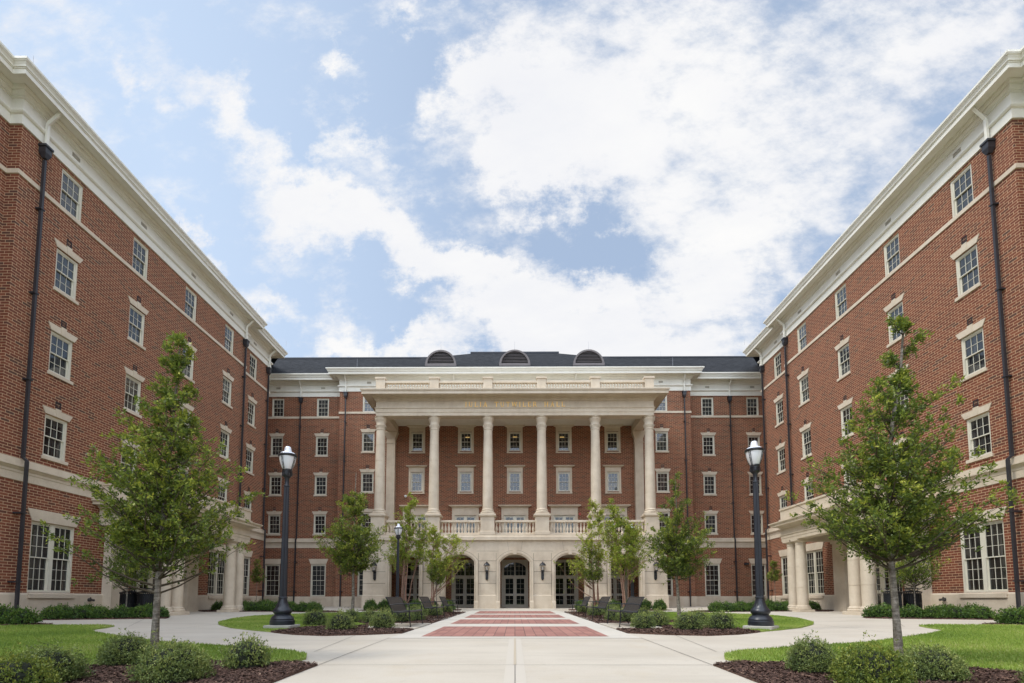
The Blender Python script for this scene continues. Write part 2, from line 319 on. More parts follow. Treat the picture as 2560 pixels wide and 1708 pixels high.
class MB:
    def __init__(s): s.v = []; s.f = []
    def add(s, vs, fs):
        o = len(s.v); s.v += [tuple(p) for p in vs]; s.f += [tuple(i + o for i in f) for f in fs]; return s
    def box(s, x0, x1, y0, y1, z0, z1):
        if x0 > x1: x0, x1 = x1, x0
        if y0 > y1: y0, y1 = y1, y0
        return s.add([(x0,y0,z0),(x1,y0,z0),(x1,y1,z0),(x0,y1,z0),(x0,y0,z1),(x1,y0,z1),(x1,y1,z1),(x0,y1,z1)],
                     [(0,3,2,1),(4,5,6,7),(0,1,5,4),(1,2,6,5),(2,3,7,6),(3,0,4,7)])
    def cbox(s, x0, x1, y0, y1, z0, z1, c=.01):       # box with chamfered vertical and top edges
        pl = [(x0+c,y0),(x1-c,y0),(x1,y0+c),(x1,y1-c),(x1-c,y1),(x0+c,y1),(x0,y1-c),(x0,y0+c)]
        n = 8; mx, my = (x0+x1)/2, (y0+y1)/2
        vs = [(x,y,z0) for x,y in pl] + [(x,y,z1-c) for x,y in pl] + [(x+(c if x<mx else -c), y+(c if y<my else -c), z1) for x,y in pl]
        fs = [tuple(range(n-1,-1,-1)), tuple(range(2*n,3*n))]
        for k in (0, n):
            for i in range(n): j=(i+1)%n; fs.append((k+i,k+j,k+n+j,k+n+i))
        return s.add(vs, fs)
    def frustum(s, b, t, z0, z1):                      # b, t: (x0,x1,y0,y1)
        q = lambda r, z: [(r[0],r[2],z),(r[1],r[2],z),(r[1],r[3],z),(r[0],r[3],z)]
        return s.add(q(b,z0)+q(t,z1), [(0,3,2,1),(4,5,6,7),(0,1,5,4),(1,2,6,5),(2,3,7,6),(3,0,4,7)])
    def prism_xz(s, poly, y0, y1):                     # polygon in x,z extruded along y
        n = len(poly); vs = [(x,y0,z) for x,z in poly] + [(x,y1,z) for x,z in poly]
        return s.add(vs, [tuple(range(n)), tuple(range(2*n-1,n-1,-1))] + [(i,i+n,(i+1)%n+n,(i+1)%n) for i in range(n)])
    def prism_xy(s, poly, z0, z1):
        n = len(poly); vs = [(x,y,z0) for x,y in poly] + [(x,y,z1) for x,y in poly]
        return s.add(vs, [tuple(range(n-1,-1,-1)), tuple(range(n,2*n))] + [(i,(i+1)%n,(i+1)%n+n,i+n) for i in range(n)])
    def lathe(s, prof, cx=0, cy=0, seg=20, flute=0, fl=None):
        vs = []
        for r, z in prof:
            for k in range(seg):
                a = 2*pi*k/seg; rr = r
                if flute and (fl is None or fl[0] <= z <= fl[1]): rr = r * (1 - (flute if k % 2 else 0))
                vs.append((cx+rr*cos(a), cy+rr*sin(a), z))
        fs = []
        for i in range(len(prof)-1):
            for k in range(seg):
                j = (k+1) % seg; fs.append((i*seg+k, i*seg+j, (i+1)*seg+j, (i+1)*seg+k))
        fs.append(tuple(range(seg-1,-1,-1))); n=(len(prof)-1)*seg; fs.append(tuple(range(n,n+seg)))
        return s.add(vs, fs)
    def tube(s, pts, rad, seg=6):
        pts = [Vector(p) for p in pts]; n = len(pts)
        if not hasattr(rad, '__len__'): rad = [rad]*n
        vs = []; ref = Vector((0.31, 0.17, 0.93))
        for i in range(n):
            d = (pts[min(i+1,n-1)] - pts[max(i-1,0)])
            d = d.normalized() if d.length > 1e-9 else Vector((0,0,1))
            a = d.cross(ref)
            if a.length < .2: a = d.cross(Vector((1,0,0)))
            a.normalize(); b = d.cross(a)
            for k in range(seg):
                t = 2*pi*k/seg; vs.append(pts[i] + (a*cos(t)+b*sin(t))*rad[i])
        fs = []
        for i in range(n-1):
            for k in range(seg):
                j=(k+1)%seg; fs.append((i*seg+k,i*seg+j,(i+1)*seg+j,(i+1)*seg+k))
        fs.append(tuple(range(seg-1,-1,-1))); m=(n-1)*seg; fs.append(tuple(range(m,m+seg)))
        return s.add(vs, fs)
    def sweep(s, path, prof, pre=None, post=None, closed=False, caps=True, loop=False):
        """prof = (offset to the right of travel, z); mitred at corners"""
        P = [Vector(p) for p in path]; n = len(P)
        if loop: prof = list(prof) + [prof[0]]
        def nrm(a, b): d = (b-a).normalized(); return Vector((d.y, -d.x))
        offs = []
        for i in range(n):
            a = P[i-1] if i > 0 else (Vector(pre) if pre else (P[-1] if closed else None))
            b = P[i+1] if i < n-1 else (Vector(post) if post else (P[0] if closed else None))
            n1 = nrm(a, P[i]) if a is not None else None; n2 = nrm(P[i], b) if b is not None else None
            if n1 is None: m = n2
            elif n2 is None: m = n1
            else: m = (n1+n2) / (1 + n1.dot(n2))
            offs.append(m)
        k = len(prof); vs = []
        for i in range(n):
            for o, z in prof: vs.append((P[i].x+offs[i].x*o, P[i].y+offs[i].y*o, z))
        fs = []
        for i in range(n if closed else n-1):
            j = (i+1) % n
            for q in range(k-1): fs.append((i*k+q, i*k+q+1, j*k+q+1, j*k+q))
        if caps and not closed:
            fs.append(tuple(range(k))); fs.append(tuple((n-1)*k+q for q in range(k-1,-1,-1)))
        return s.add(vs, fs)
    def wall(s, axis, c, u0, u1, z0, z1, holes, out, depth=.14):
        """flat wall at constant x or y with rectangular holes and their reveals; out = sign of the outward axis"""
        us = sorted({u0, u1} | {h[0] for h in holes} | {h[1] for h in holes})
        zs = sorted({z0, z1} | {h[2] for h in holes} | {h[3] for h in holes})
        pt = (lambda u, z, d=0: (c - out*d, u, z)) if axis == 'x' else (lambda u, z, d=0: (u, c - out*d, z))
        for i in range(len(us)-1):
            for j in range(len(zs)-1):
                um, zm = (us[i]+us[i+1])/2, (zs[j]+zs[j+1])/2
                if any(h[0] < um < h[1] and h[2] < zm < h[3] for h in holes): continue
                s.add([pt(us[i],zs[j]),pt(us[i+1],zs[j]),pt(us[i+1],zs[j+1]),pt(us[i],zs[j+1])], [(0,1,2,3)])
        for a, b, e, g in holes:
            q = [(a,e),(b,e),(b,g),(a,g)]
            for k in range(4):
                p0, p1 = q[k], q[(k+1)%4]
                s.add([pt(*p0),pt(*p1),pt(*p1,depth),pt(*p0,depth)], [(0,1,2,3)])
        return s
    def build(s, name, mat, parent=None, loc=(0,0,0), rz=0, smooth=False, fix=True):
        me = bpy.data.meshes.new(name); me.from_pydata(s.v, [], s.f)
        if fix:
            bm = bmesh.new(); bm.from_mesh(me); bmesh.ops.remove_doubles(bm, verts=bm.verts, dist=1e-5)
            bmesh.ops.recalc_face_normals(bm, faces=bm.faces); bm.to_mesh(me); bm.free()
        me.materials.append(MATS[mat] if isinstance(mat, str) else mat)
        if smooth:
            for p in me.polygons: p.use_smooth = True
            try: me.set_sharp_from_angle(angle=R(35))
            except Exception: pass
        me.update(); o = bpy.data.objects.new(name, me); COL.objects.link(o)
        o.location = loc; o.rotation_euler.z = rz
        if parent: o.parent = parent
        return o
    def at(s, fn): s.v = [fn(*p) for p in s.v]; return s

def tag(o, label, cat, group=None, kind=None):
    if label: o['label'] = label
    if cat: o['category'] = cat
    if group: o['group'] = group
    if kind: o['kind'] = kind
    return o
def empty(name, loc, label, cat, group=None, rz=0):
    o = bpy.data.objects.new(name, None); COL.objects.link(o); o.location = loc; o.rotation_euler.z = rz
    o.empty_display_size = .2
    return tag(o, label, cat, group)
def kids(o): return [c for c in bpy.data.objects if c.parent == o]
def copy_tree(o, tree, parent=None):
    c = o.copy(); COL.objects.link(c)
    if parent: c.parent = parent
    for ch in tree.get(o, []): copy_tree(ch, tree, c)
    return c
def tree_of(o):
    t = {}
    def rec(q):
        t[q] = kids(q)
        for c in t[q]: rec(c)
    rec(o); return t
def dup(o, loc, rz=None, label=None, t=None, scale=None):
    c = copy_tree(o, t or tree_of(o)); c.location = loc
    if rz is not None: c.rotation_euler.z = rz
    if scale: c.scale = scale
    if label: c['label'] = label
    return c
def rel(parent, o):
    """parent o, whose mesh is in world coordinates, under an unrotated thing"""
    o.parent = parent; o.location = o.location - parent.location; return o

# fast mesh with a per-face tone, for leaves, grass and chips
def quads_mesh(name, V, n_per, mat, tone, parent=None, loc=(0,0,0)):
    V = np.asarray(V, dtype=np.float32).reshape(-1, 3); nf = len(V) // n_per
    me = bpy.data.meshes.new(name); me.vertices.add(len(V)); me.vertices.foreach_set('co', V.ravel())
    me.loops.add(len(V)); me.loops.foreach_set('vertex_index', np.arange(len(V), dtype=np.int32))
    me.polygons.add(nf); me.polygons.foreach_set('loop_start', np.arange(nf, dtype=np.int32)*n_per)
    at = me.attributes.new('tone', 'FLOAT', 'FACE'); at.data.foreach_set('value', np.asarray(tone, dtype=np.float32))
    me.materials.append(MATS[mat]); me.update(calc_edges=True); me.validate()
    o = bpy.data.objects.new(name, me); COL.objects.link(o); o.location = loc
    if parent: o.parent = parent
    return o
# ------------------------------------------------------------------ shared building dimensions (heights relative to the eye)
ZE = 18.42                                                    # top of the gutter
ROWS = {5: (15.10, 16.66), 4: (11.83, 13.42), 3: (8.55, 10.15), 2: (5.33, 6.91)}
GW = (0.26, 2.85)                                             # ground floor windows
PCORN = [(.0,16.78),(.06,16.78),(.06,17.13),(.12,17.15),(.16,17.20),(.16,17.265),(.04,17.285),(.04,17.74),(.10,17.755),(.10,17.80),(.135,17.81),(.20,17.88),(.205,17.93),(.25,17.94),(.30,17.99),(.31,18.03),
         (.35,18.03),(.35,18.015),(.67,18.03),(.67,17.95),(.72,17.95),(.72,18.12),(.745,18.125),(.745,18.155),(.775,18.16),(.79,18.22),(.83,18.28),(.865,18.31),(.865,18.335),(.885,18.34),(.885,18.42),(.80,18.43),(.0,18.36)]
PBELT = [(.0,14.94),(.045,14.94),(.045,15.10),(.0,15.12)]
PWT = [(.0,4.18),(.03,4.18),(.03,4.44),(.05,4.46),(.05,4.54),(.08,4.57),(.13,4.63),(.17,4.65),(.17,4.71),(.10,4.73),(.10,4.93),(.0,4.96)]
PBASE = [(.0,-1.3),(.07,-1.3),(.07,.18),(.05,.235),(.0,.25)]

def wrect(mb, x0, x1, z0, z1, t, y0, y1):                     # rectangular frame, butted corners
    mb.box(x0, x0+t, y0, y1, z0, z1); mb.box(x1-t, x1, y0, y1, z0, z1)
    mb.box(x0+t, x1-t, y0, y1, z0, z0+t); mb.box(x0+t, x1-t, y0, y1, z1-t, z1)
def sash_window(name, w, h, rows, lintel='key', sill=True, double=False, surround=None, casing=.085):
    """local frame: x along the wall, -y outward, origin at the middle of the opening's bottom"""
    m = MB(); g = MB()
    def unit(x0, x1):
        wrect(m, x0, x1, 0, h, casing, .05, .16)
        a, b = x0+casing, x1-casing; mid = h*.5
        wrect(m, a, b, mid-.025, h-casing, .038, .075, .115)
        wrect(m, a, b, casing*.75, mid+.025, .042, .118, .155)
        for (z0, z1, y) in ((mid+.012, h-casing-.038, .085), (casing*.75+.042, mid-.02, .128)):
            W = b-a-.08
            for k in (1, 2): xx = a+.04+W*k/3; m.box(xx-.0075, xx+.0075, y, y+.02, z0, z1)
            for k in range(1, rows): zz = z0+(z1-z0)*k/rows; m.box(a+.04, b-.04, y+.002, y+.018, zz-.0075, zz+.0075)
        g.add([(a+.03,.102,mid+.01),(b-.03,.102,mid+.01),(b-.03,.102,h-casing-.03),(a+.03,.102,h-casing-.03)], [(0,1,2,3)])
        g.add([(a+.03,.143,casing*.75+.03),(b-.03,.143,casing*.75+.03),(b-.03,.143,mid),(a+.03,.143,mid)], [(0,1,2,3)])
    if double: unit(-w/2, .003); unit(.003, w/2)
    else: unit(-w/2, w/2)
    o = m.build(name, 'window_paint')
    g.build('pane', 'window_glass', o, fix=False)
    if sill: MB().cbox(-w/2-.05, w/2+.05, -.055, .06, -.125, -.004, .008).build('sill', 'limestone', o)
    if lintel == 'key':
        l = MB(); a, b = w/2+.01, w/2+.15; z0, z1 = h+.012, h+.262
        l.prism_xz([(-a,z0),(a,z0),(b,z1),(.105,z1),(.115,z1+.06),(-.115,z1+.06),(-.105,z1),(-b,z1)], -.03, .05)
        l.prism_xz([(-.085,z0-.004),(.085,z0-.004),(.118,z1+.064),(-.118,z1+.064)], -.045, -.028)
        l.build('lintel', 'limestone', o)
    if lintel == 'plain':
        a, b = w/2+.01, w/2+.19; MB().prism_xz([(-a,h+.01),(a,h+.01),(b,h+.44),(-b,h+.44)], -.03, .05).build('lintel', 'limestone', o)
    if surround:
        s = MB(); sw, zc = .15, surround
        s.box(-w/2-sw, -w/2+.005, -.05, .06, -.10, h+.02); s.box(w/2-.005, w/2+sw, -.05, .06, -.10, h+.02)
        s.box(-w/2-sw-.02, w/2+sw+.02, -.075, .06, -.19, -.102)
        s.box(-w/2-sw, w/2+sw, -.05, .06, h+.022, h+.14); s.box(-w/2-sw, w/2+sw, -.035, .06, h+.142, zc-.14)
        s.frustum((-w/2-sw, w/2+sw, -.05, .06), (-w/2-sw-.16, w/2+sw+.16, -.22, .06), zc-.138, zc-.05)
        s.box(-w/2-sw-.2, w/2+sw+.2, -.26, .06, zc-.048, zc)
        s.build('surround', 'limestone', o)
    return o
def place(proto, tree, parent, x, y, z, rz):
    c = copy_tree(proto, tree); c.parent = parent; c.location = Vector((x, y, z)) - parent.location; c.rotation_euler.z = rz; return c

def hall(name, base, label):
    return empty(name, base, label, 'building')
H = hall('residence_hall', (0, 41.6, gz(0, 41)), 'brick hall closing the courtyard, with columned stone portico and three rounded roof vents')
WL = hall('residence_wing', (-17.4, 24.7, gz(-17, 24)), 'five storey brick wing on the left side of the courtyard, its brick in shade')
WR = hall('residence_wing', (17.4, 24.7, gz(17, 24)), 'five storey brick wing on the right side of the courtyard, its brick lit brighter')
for o in (WL, WR): o['group'] = 'brick wings beside the courtyard'

h_small = 1.585
P_small = sash_window('window', 1.0, 1.585, 2); T_small = tree_of(P_small)
P_top = sash_window('window', 1.0, 1.56, 2, lintel=None, sill=False); T_top = tree_of(P_top)
P_gr = sash_window('window', 1.22, GW[1]-GW[0], 3, lintel='plain', sill=False); T_gr = tree_of(P_gr)
P_dbl = sash_window('window', 1.86, GW[1]-GW[0], 3, lintel='plain', sill=False, double=True, casing=.075); T_dbl = tree_of(P_dbl)
P_sur = sash_window('window', .96, 1.56, 2, lintel=None, sill=False, surround=2.06); T_sur = tree_of(P_sur)
vm_ = MB(); wrect(vm_, -.11, .11, 0, .24, .02, -.02, .03)
for k in range(5): vm_.box(-.09, .09, -.006, .02, .03+k*.04, .045+k*.04)
vm_.box(-.09, .09, .008, .03, .02, .22)
P_vent = vm_.build('wall_vent', 'vent_dark')
fv = MB(); wrect(fv, -.17, .17, 0, .14, .015, -.012, .02); fv.box(-.15, .15, -.004, .02, .015, .125)
for k in range(4): fv.box(-.15, .15, -.010, -.005, .025+k*.026, .036+k*.026)
P_fv = fv.build('frieze_vent', 'frieze_vent_paint')
# low sill block under ground windows
P_sillblock = {}
for w in (1.22, 1.86): P_sillblock[w] = MB().cbox(-w/2-.04, w/2+.04, -.13, -.072, .06, .225, .01).build('base_block', 'limestone')

def col_windows(parent, x, y, rz, rows=(5,4,3,2), ground='s', fvz=17.5):
    dx, dy = sin(rz), -cos(rz)         # outward
    for r in rows:
        z = ROWS[r][0]
        place(P_top if r == 5 else P_small, T_top if r == 5 else T_small, parent, x, y, z, rz)
        if r != 5: place(P_vent, {}, parent, x, y, z + h_small + .262 + .10, rz)
    if fvz: place(P_fv, {}, parent, x + dx*.052, y + dy*.052, fvz - .06, rz)
    if ground == 's': place(P_gr, T_gr, parent, x, y, GW[0], rz); place(P_sillblock[1.22], {}, parent, x, y, 0, rz)
    if ground == 'd': place(P_dbl, T_dbl, parent, x, y, GW[0], rz); place(P_sillblock[1.86], {}, parent, x, y, 0, rz)

def downspout(parent, x, y, rz, low_off=.20, zb=-1.0):
    """upper painted offset piece, leader head and long dark pipe; local -y outward"""
    m = MB(); m.box(-.041, .041, -.20, -.10, 4.96, 16.12)
    m.box(-.055, .055, -.30, -.18, 4.82, 5.02) if False else None
    m.tube([(0,-.16,5.05),(0,-.165,4.98),(0.0,-.30,4.86),(0,-.30,4.80)], .055, 4)
    m.box(-.041, .041, -.345, -.25, zb, 4.84)
    for z in (14.2, 11.0, 7.8): m.box(-.085, .085, -.225, 0.0, z, z+.05)
    for z in (3.0, .6): m.box(-.085, .085, -.365, 0.0, z, z+.05)
    o = m.build('downspout', 'bronze_pipe'); o.parent = parent; o.location = Vector((x,y,0)) - parent.location; o.rotation_euler.z = rz
    h = MB(); h.frustum((-.06,.06,-.22,-.09), (-.13,.13,-.28,-.02), 16.18, 16.36); h.box(-.13,.13,-.28,-.02,16.361,16.58)
    h.box(-.165,.165,-.315,-.02,16.581,16.66); h.build('leader_head', 'bronze_pipe', o)
    u = MB(); u.box(-.05, .05, -.22, -.13, 16.70, 17.52)
    u.tube([(0,-.175,17.45),(0,-.19,17.56),(0,-.62,18.0),(0,-.66,18.08)], .068, 4); u.build('gutter_outlet', 'painted_trim', o)
    return o

# ------------------------------------------------------------------ the two wings (mirrored)
def wing(W_, s):
    """s = -1 left, +1 right. all x are |x| * s"""
    rz = R(90) if s < 0 else R(-90)
    XM, XR, XI = 17.44, 17.87, 20.8
    Y0, YA, YB, YC, YD = -14.0, 16.95, 32.3, 36.4, 41.6
    path = [(XR,Y0),(XR,YA),(XM,YA),(XM,YB),(XR,YB),(XR,YC),(XI,YC),(XI,YD)]
    P = [(s*x, y) for x, y in path]; pre = None; post = (s*(XI-3), YD)
    if s > 0: P = P[::-1]
    kw = dict(post=post) if s < 0 else dict(pre=post)
    a = s; out = -s
    m = MB()
    colm = [19.10, 22.85, 26.60, 30.35]
    hm = [(c-.5, c+.5, *ROWS[r]) for c in colm for r in ROWS]
    hm += [(19.30-.93, 19.30+.93, *GW), (30.15-.93, 30.15+.93, *GW), (24.70-1.35, 24.70+1.35, -1.3, 2.95)]
    m.wall('x', s*XM, YA, YB, -1.3, 17.0, hm, out)
    m.wall('x', s*XR, Y0, YA, -1.3, 17.0, [], out)
    hr = [(34.1-.5, 34.1+.5, *ROWS[r]) for r in ROWS] + [(34.1-.61, 34.1+.61, *GW)]
    m.wall('x', s*XR, YB, YC, -1.3, 17.0, hr, out)
    m.wall('y', YA, s*XM, s*XR, -1.3, 17.0, [], -1); m.wall('y', YB, s*XM, s*XR, -1.3, 17.0, [], 1)
    m.wall('y', YC, s*XR, s*XI, -1.3, 17.0, [], 1); m.wall('x', s*XI, YC, YD, -1.3, 17.0, [], out)
    m.wall('y', Y0, s*XR, s*34, -1.3, 17.0, [], -1); m.wall('x', s*34, Y0, YD+4, -1.3, 18.3, [], -out)
    rel(W_, m.build('brick_wall', 'brick', fix=False))
    rel(W_, MB().sweep(P, PCORN, **kw).build('cornice', 'painted_trim'))
    rel(W_, MB().sweep(P, PBELT, **kw).build('belt_course', 'limestone'))
    # the moulded band stops against the porch
    rel(W_, MB().sweep(P, PWT, **kw).build('moulded_band', 'limestone'))
    # stone base, interrupted by the entrance
    def seg(pts, **k2):
        Q = [(s*x, y) for x, y in pts]
        if s > 0: Q = Q[::-1]
        return MB().sweep(Q, PBASE, **k2)
    b = seg([(XR,Y0),(XR,YA),(XM,YA),(XM,23.33)]); rel(W_, b.build('stone_base', 'limestone'))
    b = seg([(XM,26.07),(XM,YB),(XR,YB),(XR,YC),(XI,YC),(XI,YD)]); rel(W_, b.build('stone_base', 'limestone'))
    for c in colm: col_windows(W_, s*XM, c, rz, ground=None)
    for c in (19.30, 30.15):
        place(P_dbl, T_dbl, W_, s*XM, c, GW[0], rz); place(P_sillblock[1.86], {}, W_, s*XM, c, 0, rz)
    col_windows(W_, s*XR, 34.1, rz)
    downspout(W_, s*XM, 17.72, rz); downspout(W_, s*XM, 31.95, rz); downspout(W_, s*XR, 35.95, rz)
    # roof
    r = MB(); e, rg = XM-.86, 25.7
    e = XR-.83; r.add([(s*e,Y0-.8,ZE-.02),(s*e,YC+.3,ZE-.02),(s*(XI-.8),YC+.9,ZE-.02),(s*(XI-.8),52,ZE-.02),(s*rg,52,23.6),(s*rg,Y0+8,23.6),(s*34.8,Y0-.8,ZE-.02),(s*34.8,52,ZE-.02)],
          [(0,1,4,5),(1,2,3,4),(0,5,6),(5,4,7,6)])
    r.box(s*rg-.15, s*rg+.15, Y0+8, 52, 23.58, 23.68)
    rel(W_, r.build('roof', 'roof_shingle', fix=False))
    for y in (16.4, 24.2, 31.9, 36.2):
        rel(W_, MB().tube([(s*16.66,y,18.40),(s*16.66,y,18.80)], [.008,.005], 5).build('lightning_rod', 'rod_metal'))
    # entrance door set with sidelights and transom
    d = MB(); g = MB(); yd0, yd1, zt, zb = 23.35, 26.05, 2.95, gz(17,24.7)+.02
    wrect(d, yd0, yd1, zb, zt, .09, .05, .17)
    d.box(yd0+.09, yd1-.09, .055, .165, 1.62, 1.74)
    cuts = [yd0+.09, yd0+.50, 24.70, yd1-.50, yd1-.09]
    for c in cuts[1:-1]: d.box(c-.045, c+.045, .052, .168, zb+.09, zt-.09)
    for i in range(4):
        a0, a1 = cuts[i]+.045, cuts[i+1]-.045
        if i in (1, 2):
            wrect(d, a0, a1, zb+.03, 1.62, .11, .07, .13); d.box(a0+.11, a1-.11, .07, .13, .28, .44)
        for z in (.72, 1.02, 1.32) if i in (1,2) else (.35, .85): d.box(a0, a1, .085, .105, z-.01, z+.01)
        d.box((a0+a1)/2-.01, (a0+a1)/2+.01, .085, .105, zb+.1, zt-.1); d.box(a0, a1, .085, .105, 2.3, 2.32)
        g.add([(a0,.11,zb+.05),(a1,.11,zb+.05),(a1,.11,zt-.09),(a0,.11,zt-.09)], [(0,1,2,3)])
    f = (lambda x,y,z: (s*XM + s*y, x, z))
    do = rel(W_, d.at(f).build('entrance_door', 'window_paint'))
    g.at(f).build('pane', 'door_glass', do, fix=False)
    hd = MB()
    for q in (-.09, .09): hd.tube([(s*(XM-.02),24.7+q,.15),(s*(XM-.06),24.7+q,.2),(s*(XM-.06),24.7+q,.5),(s*(XM-.02),24.7+q,.55)], .012, 6)
    hd.build('handle', 'brass_dark', do)
    # ---- porch: paired columns, entablature and plain parapet
    ya, yb, xo = 21.35, 28.02, 14.52
    Q = [(XM,ya),(xo,ya),(xo,yb),(XM,yb)]; Q = [(s*x,y) for x,y in Q]
    if s < 0: Q = Q[::-1]
    # travel so that outside is on the right
    Q = Q[::-1] if s < 0 else Q
    if s > 0: Q = [(XM,yb),(xo,yb),(xo,ya),(XM,ya)]
    else: Q = [(-XM,ya),(-xo,ya),(-xo,yb),(-XM,yb)]
    PE = [(-.55,3.12),(.0,3.12),(.0,3.27),(.02,3.28),(.02,3.42),(.06,3.44),(.06,3.48),(.0,3.49),(.0,3.80),(.06,3.84),(.10,3.90),(.14,3.92),(.38,3.94),(.38,4.03),(.42,4.05),(.47,4.10),(.47,4.14),(.40,4.16),(-.55,4.18)]
    rel(W_, MB().sweep(Q, PE, loop=True).build('porch_entablature', 'limestone'))
    PP = [(-.30,4.17),(.0,4.17),(.0,4.80),(.05,4.81),(.05,4.90),(-.35,4.90),(-.35,4.81),(-.30,4.80)]
    rel(W_, MB().sweep(Q, PP, loop=True).build('porch_parapet', 'limestone'))
    c = MB(); c.box(s*(xo+.5), s*XM, ya+.5, yb-.5, 3.62, 3.70); c.box(s*(xo+.32), s*XM, ya+.32, yb-.32, 4.17, 4.20)
    rel(W_, c.build('porch_ceiling', 'painted_trim'))
    xc = 14.85; zg = -.52
    for k, (y1, y2) in enumerate(((21.77,22.58),(26.79,27.60))):
        pl = MB(); pl.cbox(s*xc-.40, s*xc+.40, y1-.40, y2+.40, gz(15,24)-.05, zg, .02); rel(W_, pl.build('column_plinth', 'limestone'))
        for y in (y1, y2):
            m = MB(); m.lathe([(.27,zg+.22),(.272,.59),(.258,.594),(.258,.606),(.272,.61),(.266,1.69),(.252,1.694),(.252,1.706),(.265,1.71),(.238,2.83)], s*xc, y, 24)
            co = m.build('column', 'limestone', smooth=True); rel(W_, co)
            bb = MB(); bb.cbox(s*xc-.375, s*xc+.375, y-.375, y+.375, zg, zg+.08, .01) if False else None
            bb.lathe([(.37,zg+.002),(.385,zg+.03),(.385,zg+.07),(.35,zg+.10),(.33,zg+.115),(.345,zg+.13),(.34,zg+.17),(.30,zg+.19),(.28,zg+.23)], s*xc, y, 24)
            bb.build('column_base', 'limestone', co, smooth=True)
            cc = MB(); cc.lathe([(.238,2.82),(.262,2.84),(.262,2.87),(.240,2.88),(.242,2.95),(.27,2.97),(.32,3.02),(.32,3.03)], s*xc, y, 24)
            cc.box(s*xc-.33, s*xc+.33, y-.33, y+.33, 3.031, 3.119); cc.build('capital', 'limestone', co, smooth=True)
        jm = MB()
    for y0, y1 in ((21.50,22.85),(26.55,27.85)):
        pm = MB(); x0 = XM-.42
        pm.box(s*x0, s*XM, y0+.2, y1-.2, -.40, 2.95); pm.box(s*(x0-.03), s*XM, y0+.16, y1-.16, -.60, -.401); pm.box(s*(x0-.07), s*XM, y0+.10, y1-.10, -.9, -.601)
        pm.box(s*(x0-.05), s*XM, y0+.12, y1-.12, 2.951, 3.119)
        rel(W_, pm.build('porch_pilaster', 'limestone'))
wing(WL, -1); wing(WR, 1)

# ------------------------------------------------------------------ central hall
YF, YP, XP, XE = 41.6, 40.53, 14.15, 20.8
m = MB()
sidec = [15.91, 19.63]
for s in (-1, 1):
    hs = [(s*c-.5, s*c+.5, *ROWS[r]) for c in sidec for r in ROWS] + [(s*c-.61, s*c+.61, *GW) for c in sidec]
    a, b = sorted((s*XP, s*XE)); m.wall('y', YF, a, b, -1.3, 17.0, hs, -1)
    m.wall('x', s*XP, YP, YF, -1.3, 17.0, [], s)
DC = [-7.86, -3.93, 0, 3.93, 7.86]; WC = [-7.83, -3.92, 0, 3.92, 7.83]
hp = [(c-.48, c+.48, z, z+1.56) for c in WC for z in (11.86, 8.58)] + [(c-.86, c+.86, 4.70, 6.66) for c in WC] + [(c-1.05, c+1.05, -.64, 3.12) for c in DC]
hp += [(s*11.78-.5, s*11.78+.5, *ROWS[r]) for s in (-1,1) for r in ROWS] + [(s*11.78-.61, s*11.78+.61, *GW) for s in (-1,1)]
m.wall('y', YP, -XP, XP, -1.3, 17.0, hp, -1)
m.box(-34, 34, 63.0, 63.3, -1.3, 18.4)
rel(H, m.build('brick_wall', 'brick', fix=False))
path = [(-XE,YF),(-XP,YF),(-XP,YP),(XP,YP),(XP,YF),(XE,YF)]
kw = dict(pre=(-XE,YF-3), post=(XE,YF-3))
rel(H, MB().sweep(path, PCORN, **kw).build('cornice', 'painted_trim'))
for s in (-1, 1):
    pth = [(-XE,YF),(-XP,YF),(-XP,YP),(-10.15,YP)] if s < 0 else [(10.15,YP),(XP,YP),(XP,YF),(XE,YF)]
    k2 = dict(pre=(-XE,YF-3)) if s < 0 else dict(post=(XE,YF-3))
    rel(H, MB().sweep(pth, PBELT, **k2).build('belt_course', 'limestone'))
    pt2 = [(x if abs(x) > 10.2 else s*10.8, y) for x, y in pth]
    rel(H, MB().sweep(pt2, PWT, **k2).build('moulded_band', 'limestone')); rel(H, MB().sweep(pt2, PBASE, **k2).build('stone_base', 'limestone'))
    for c in sidec: col_windows(H, s*c, YF, 0)
    col_windows(H, s*11.78, YP, 0)
    downspout(H, s*17.70, YF, 0); downspout(H, s*13.62, YP, 0)
for c in WC:
    for z in (11.86, 8.58): place(P_sur, T_sur, H, c, YP, z, 0)
# lit ceiling lamps seen inside the upper middle windows
for c, dx, zz in ((-3.92, .12, 1.16), (0, .02, 1.18), (3.92, -.12, 1.16)):
    w = [o for o in kids(H) if o.name.startswith('window') and abs(o.location.x - c) < .01 and abs(o.location.z + H.location.z - 11.86) < .01][0]
    MB().box(dx-.17, dx+.17, .096, .1005, zz-.035, zz+.035).build('ceiling_lamp', 'ceiling_lamp_glow', w)
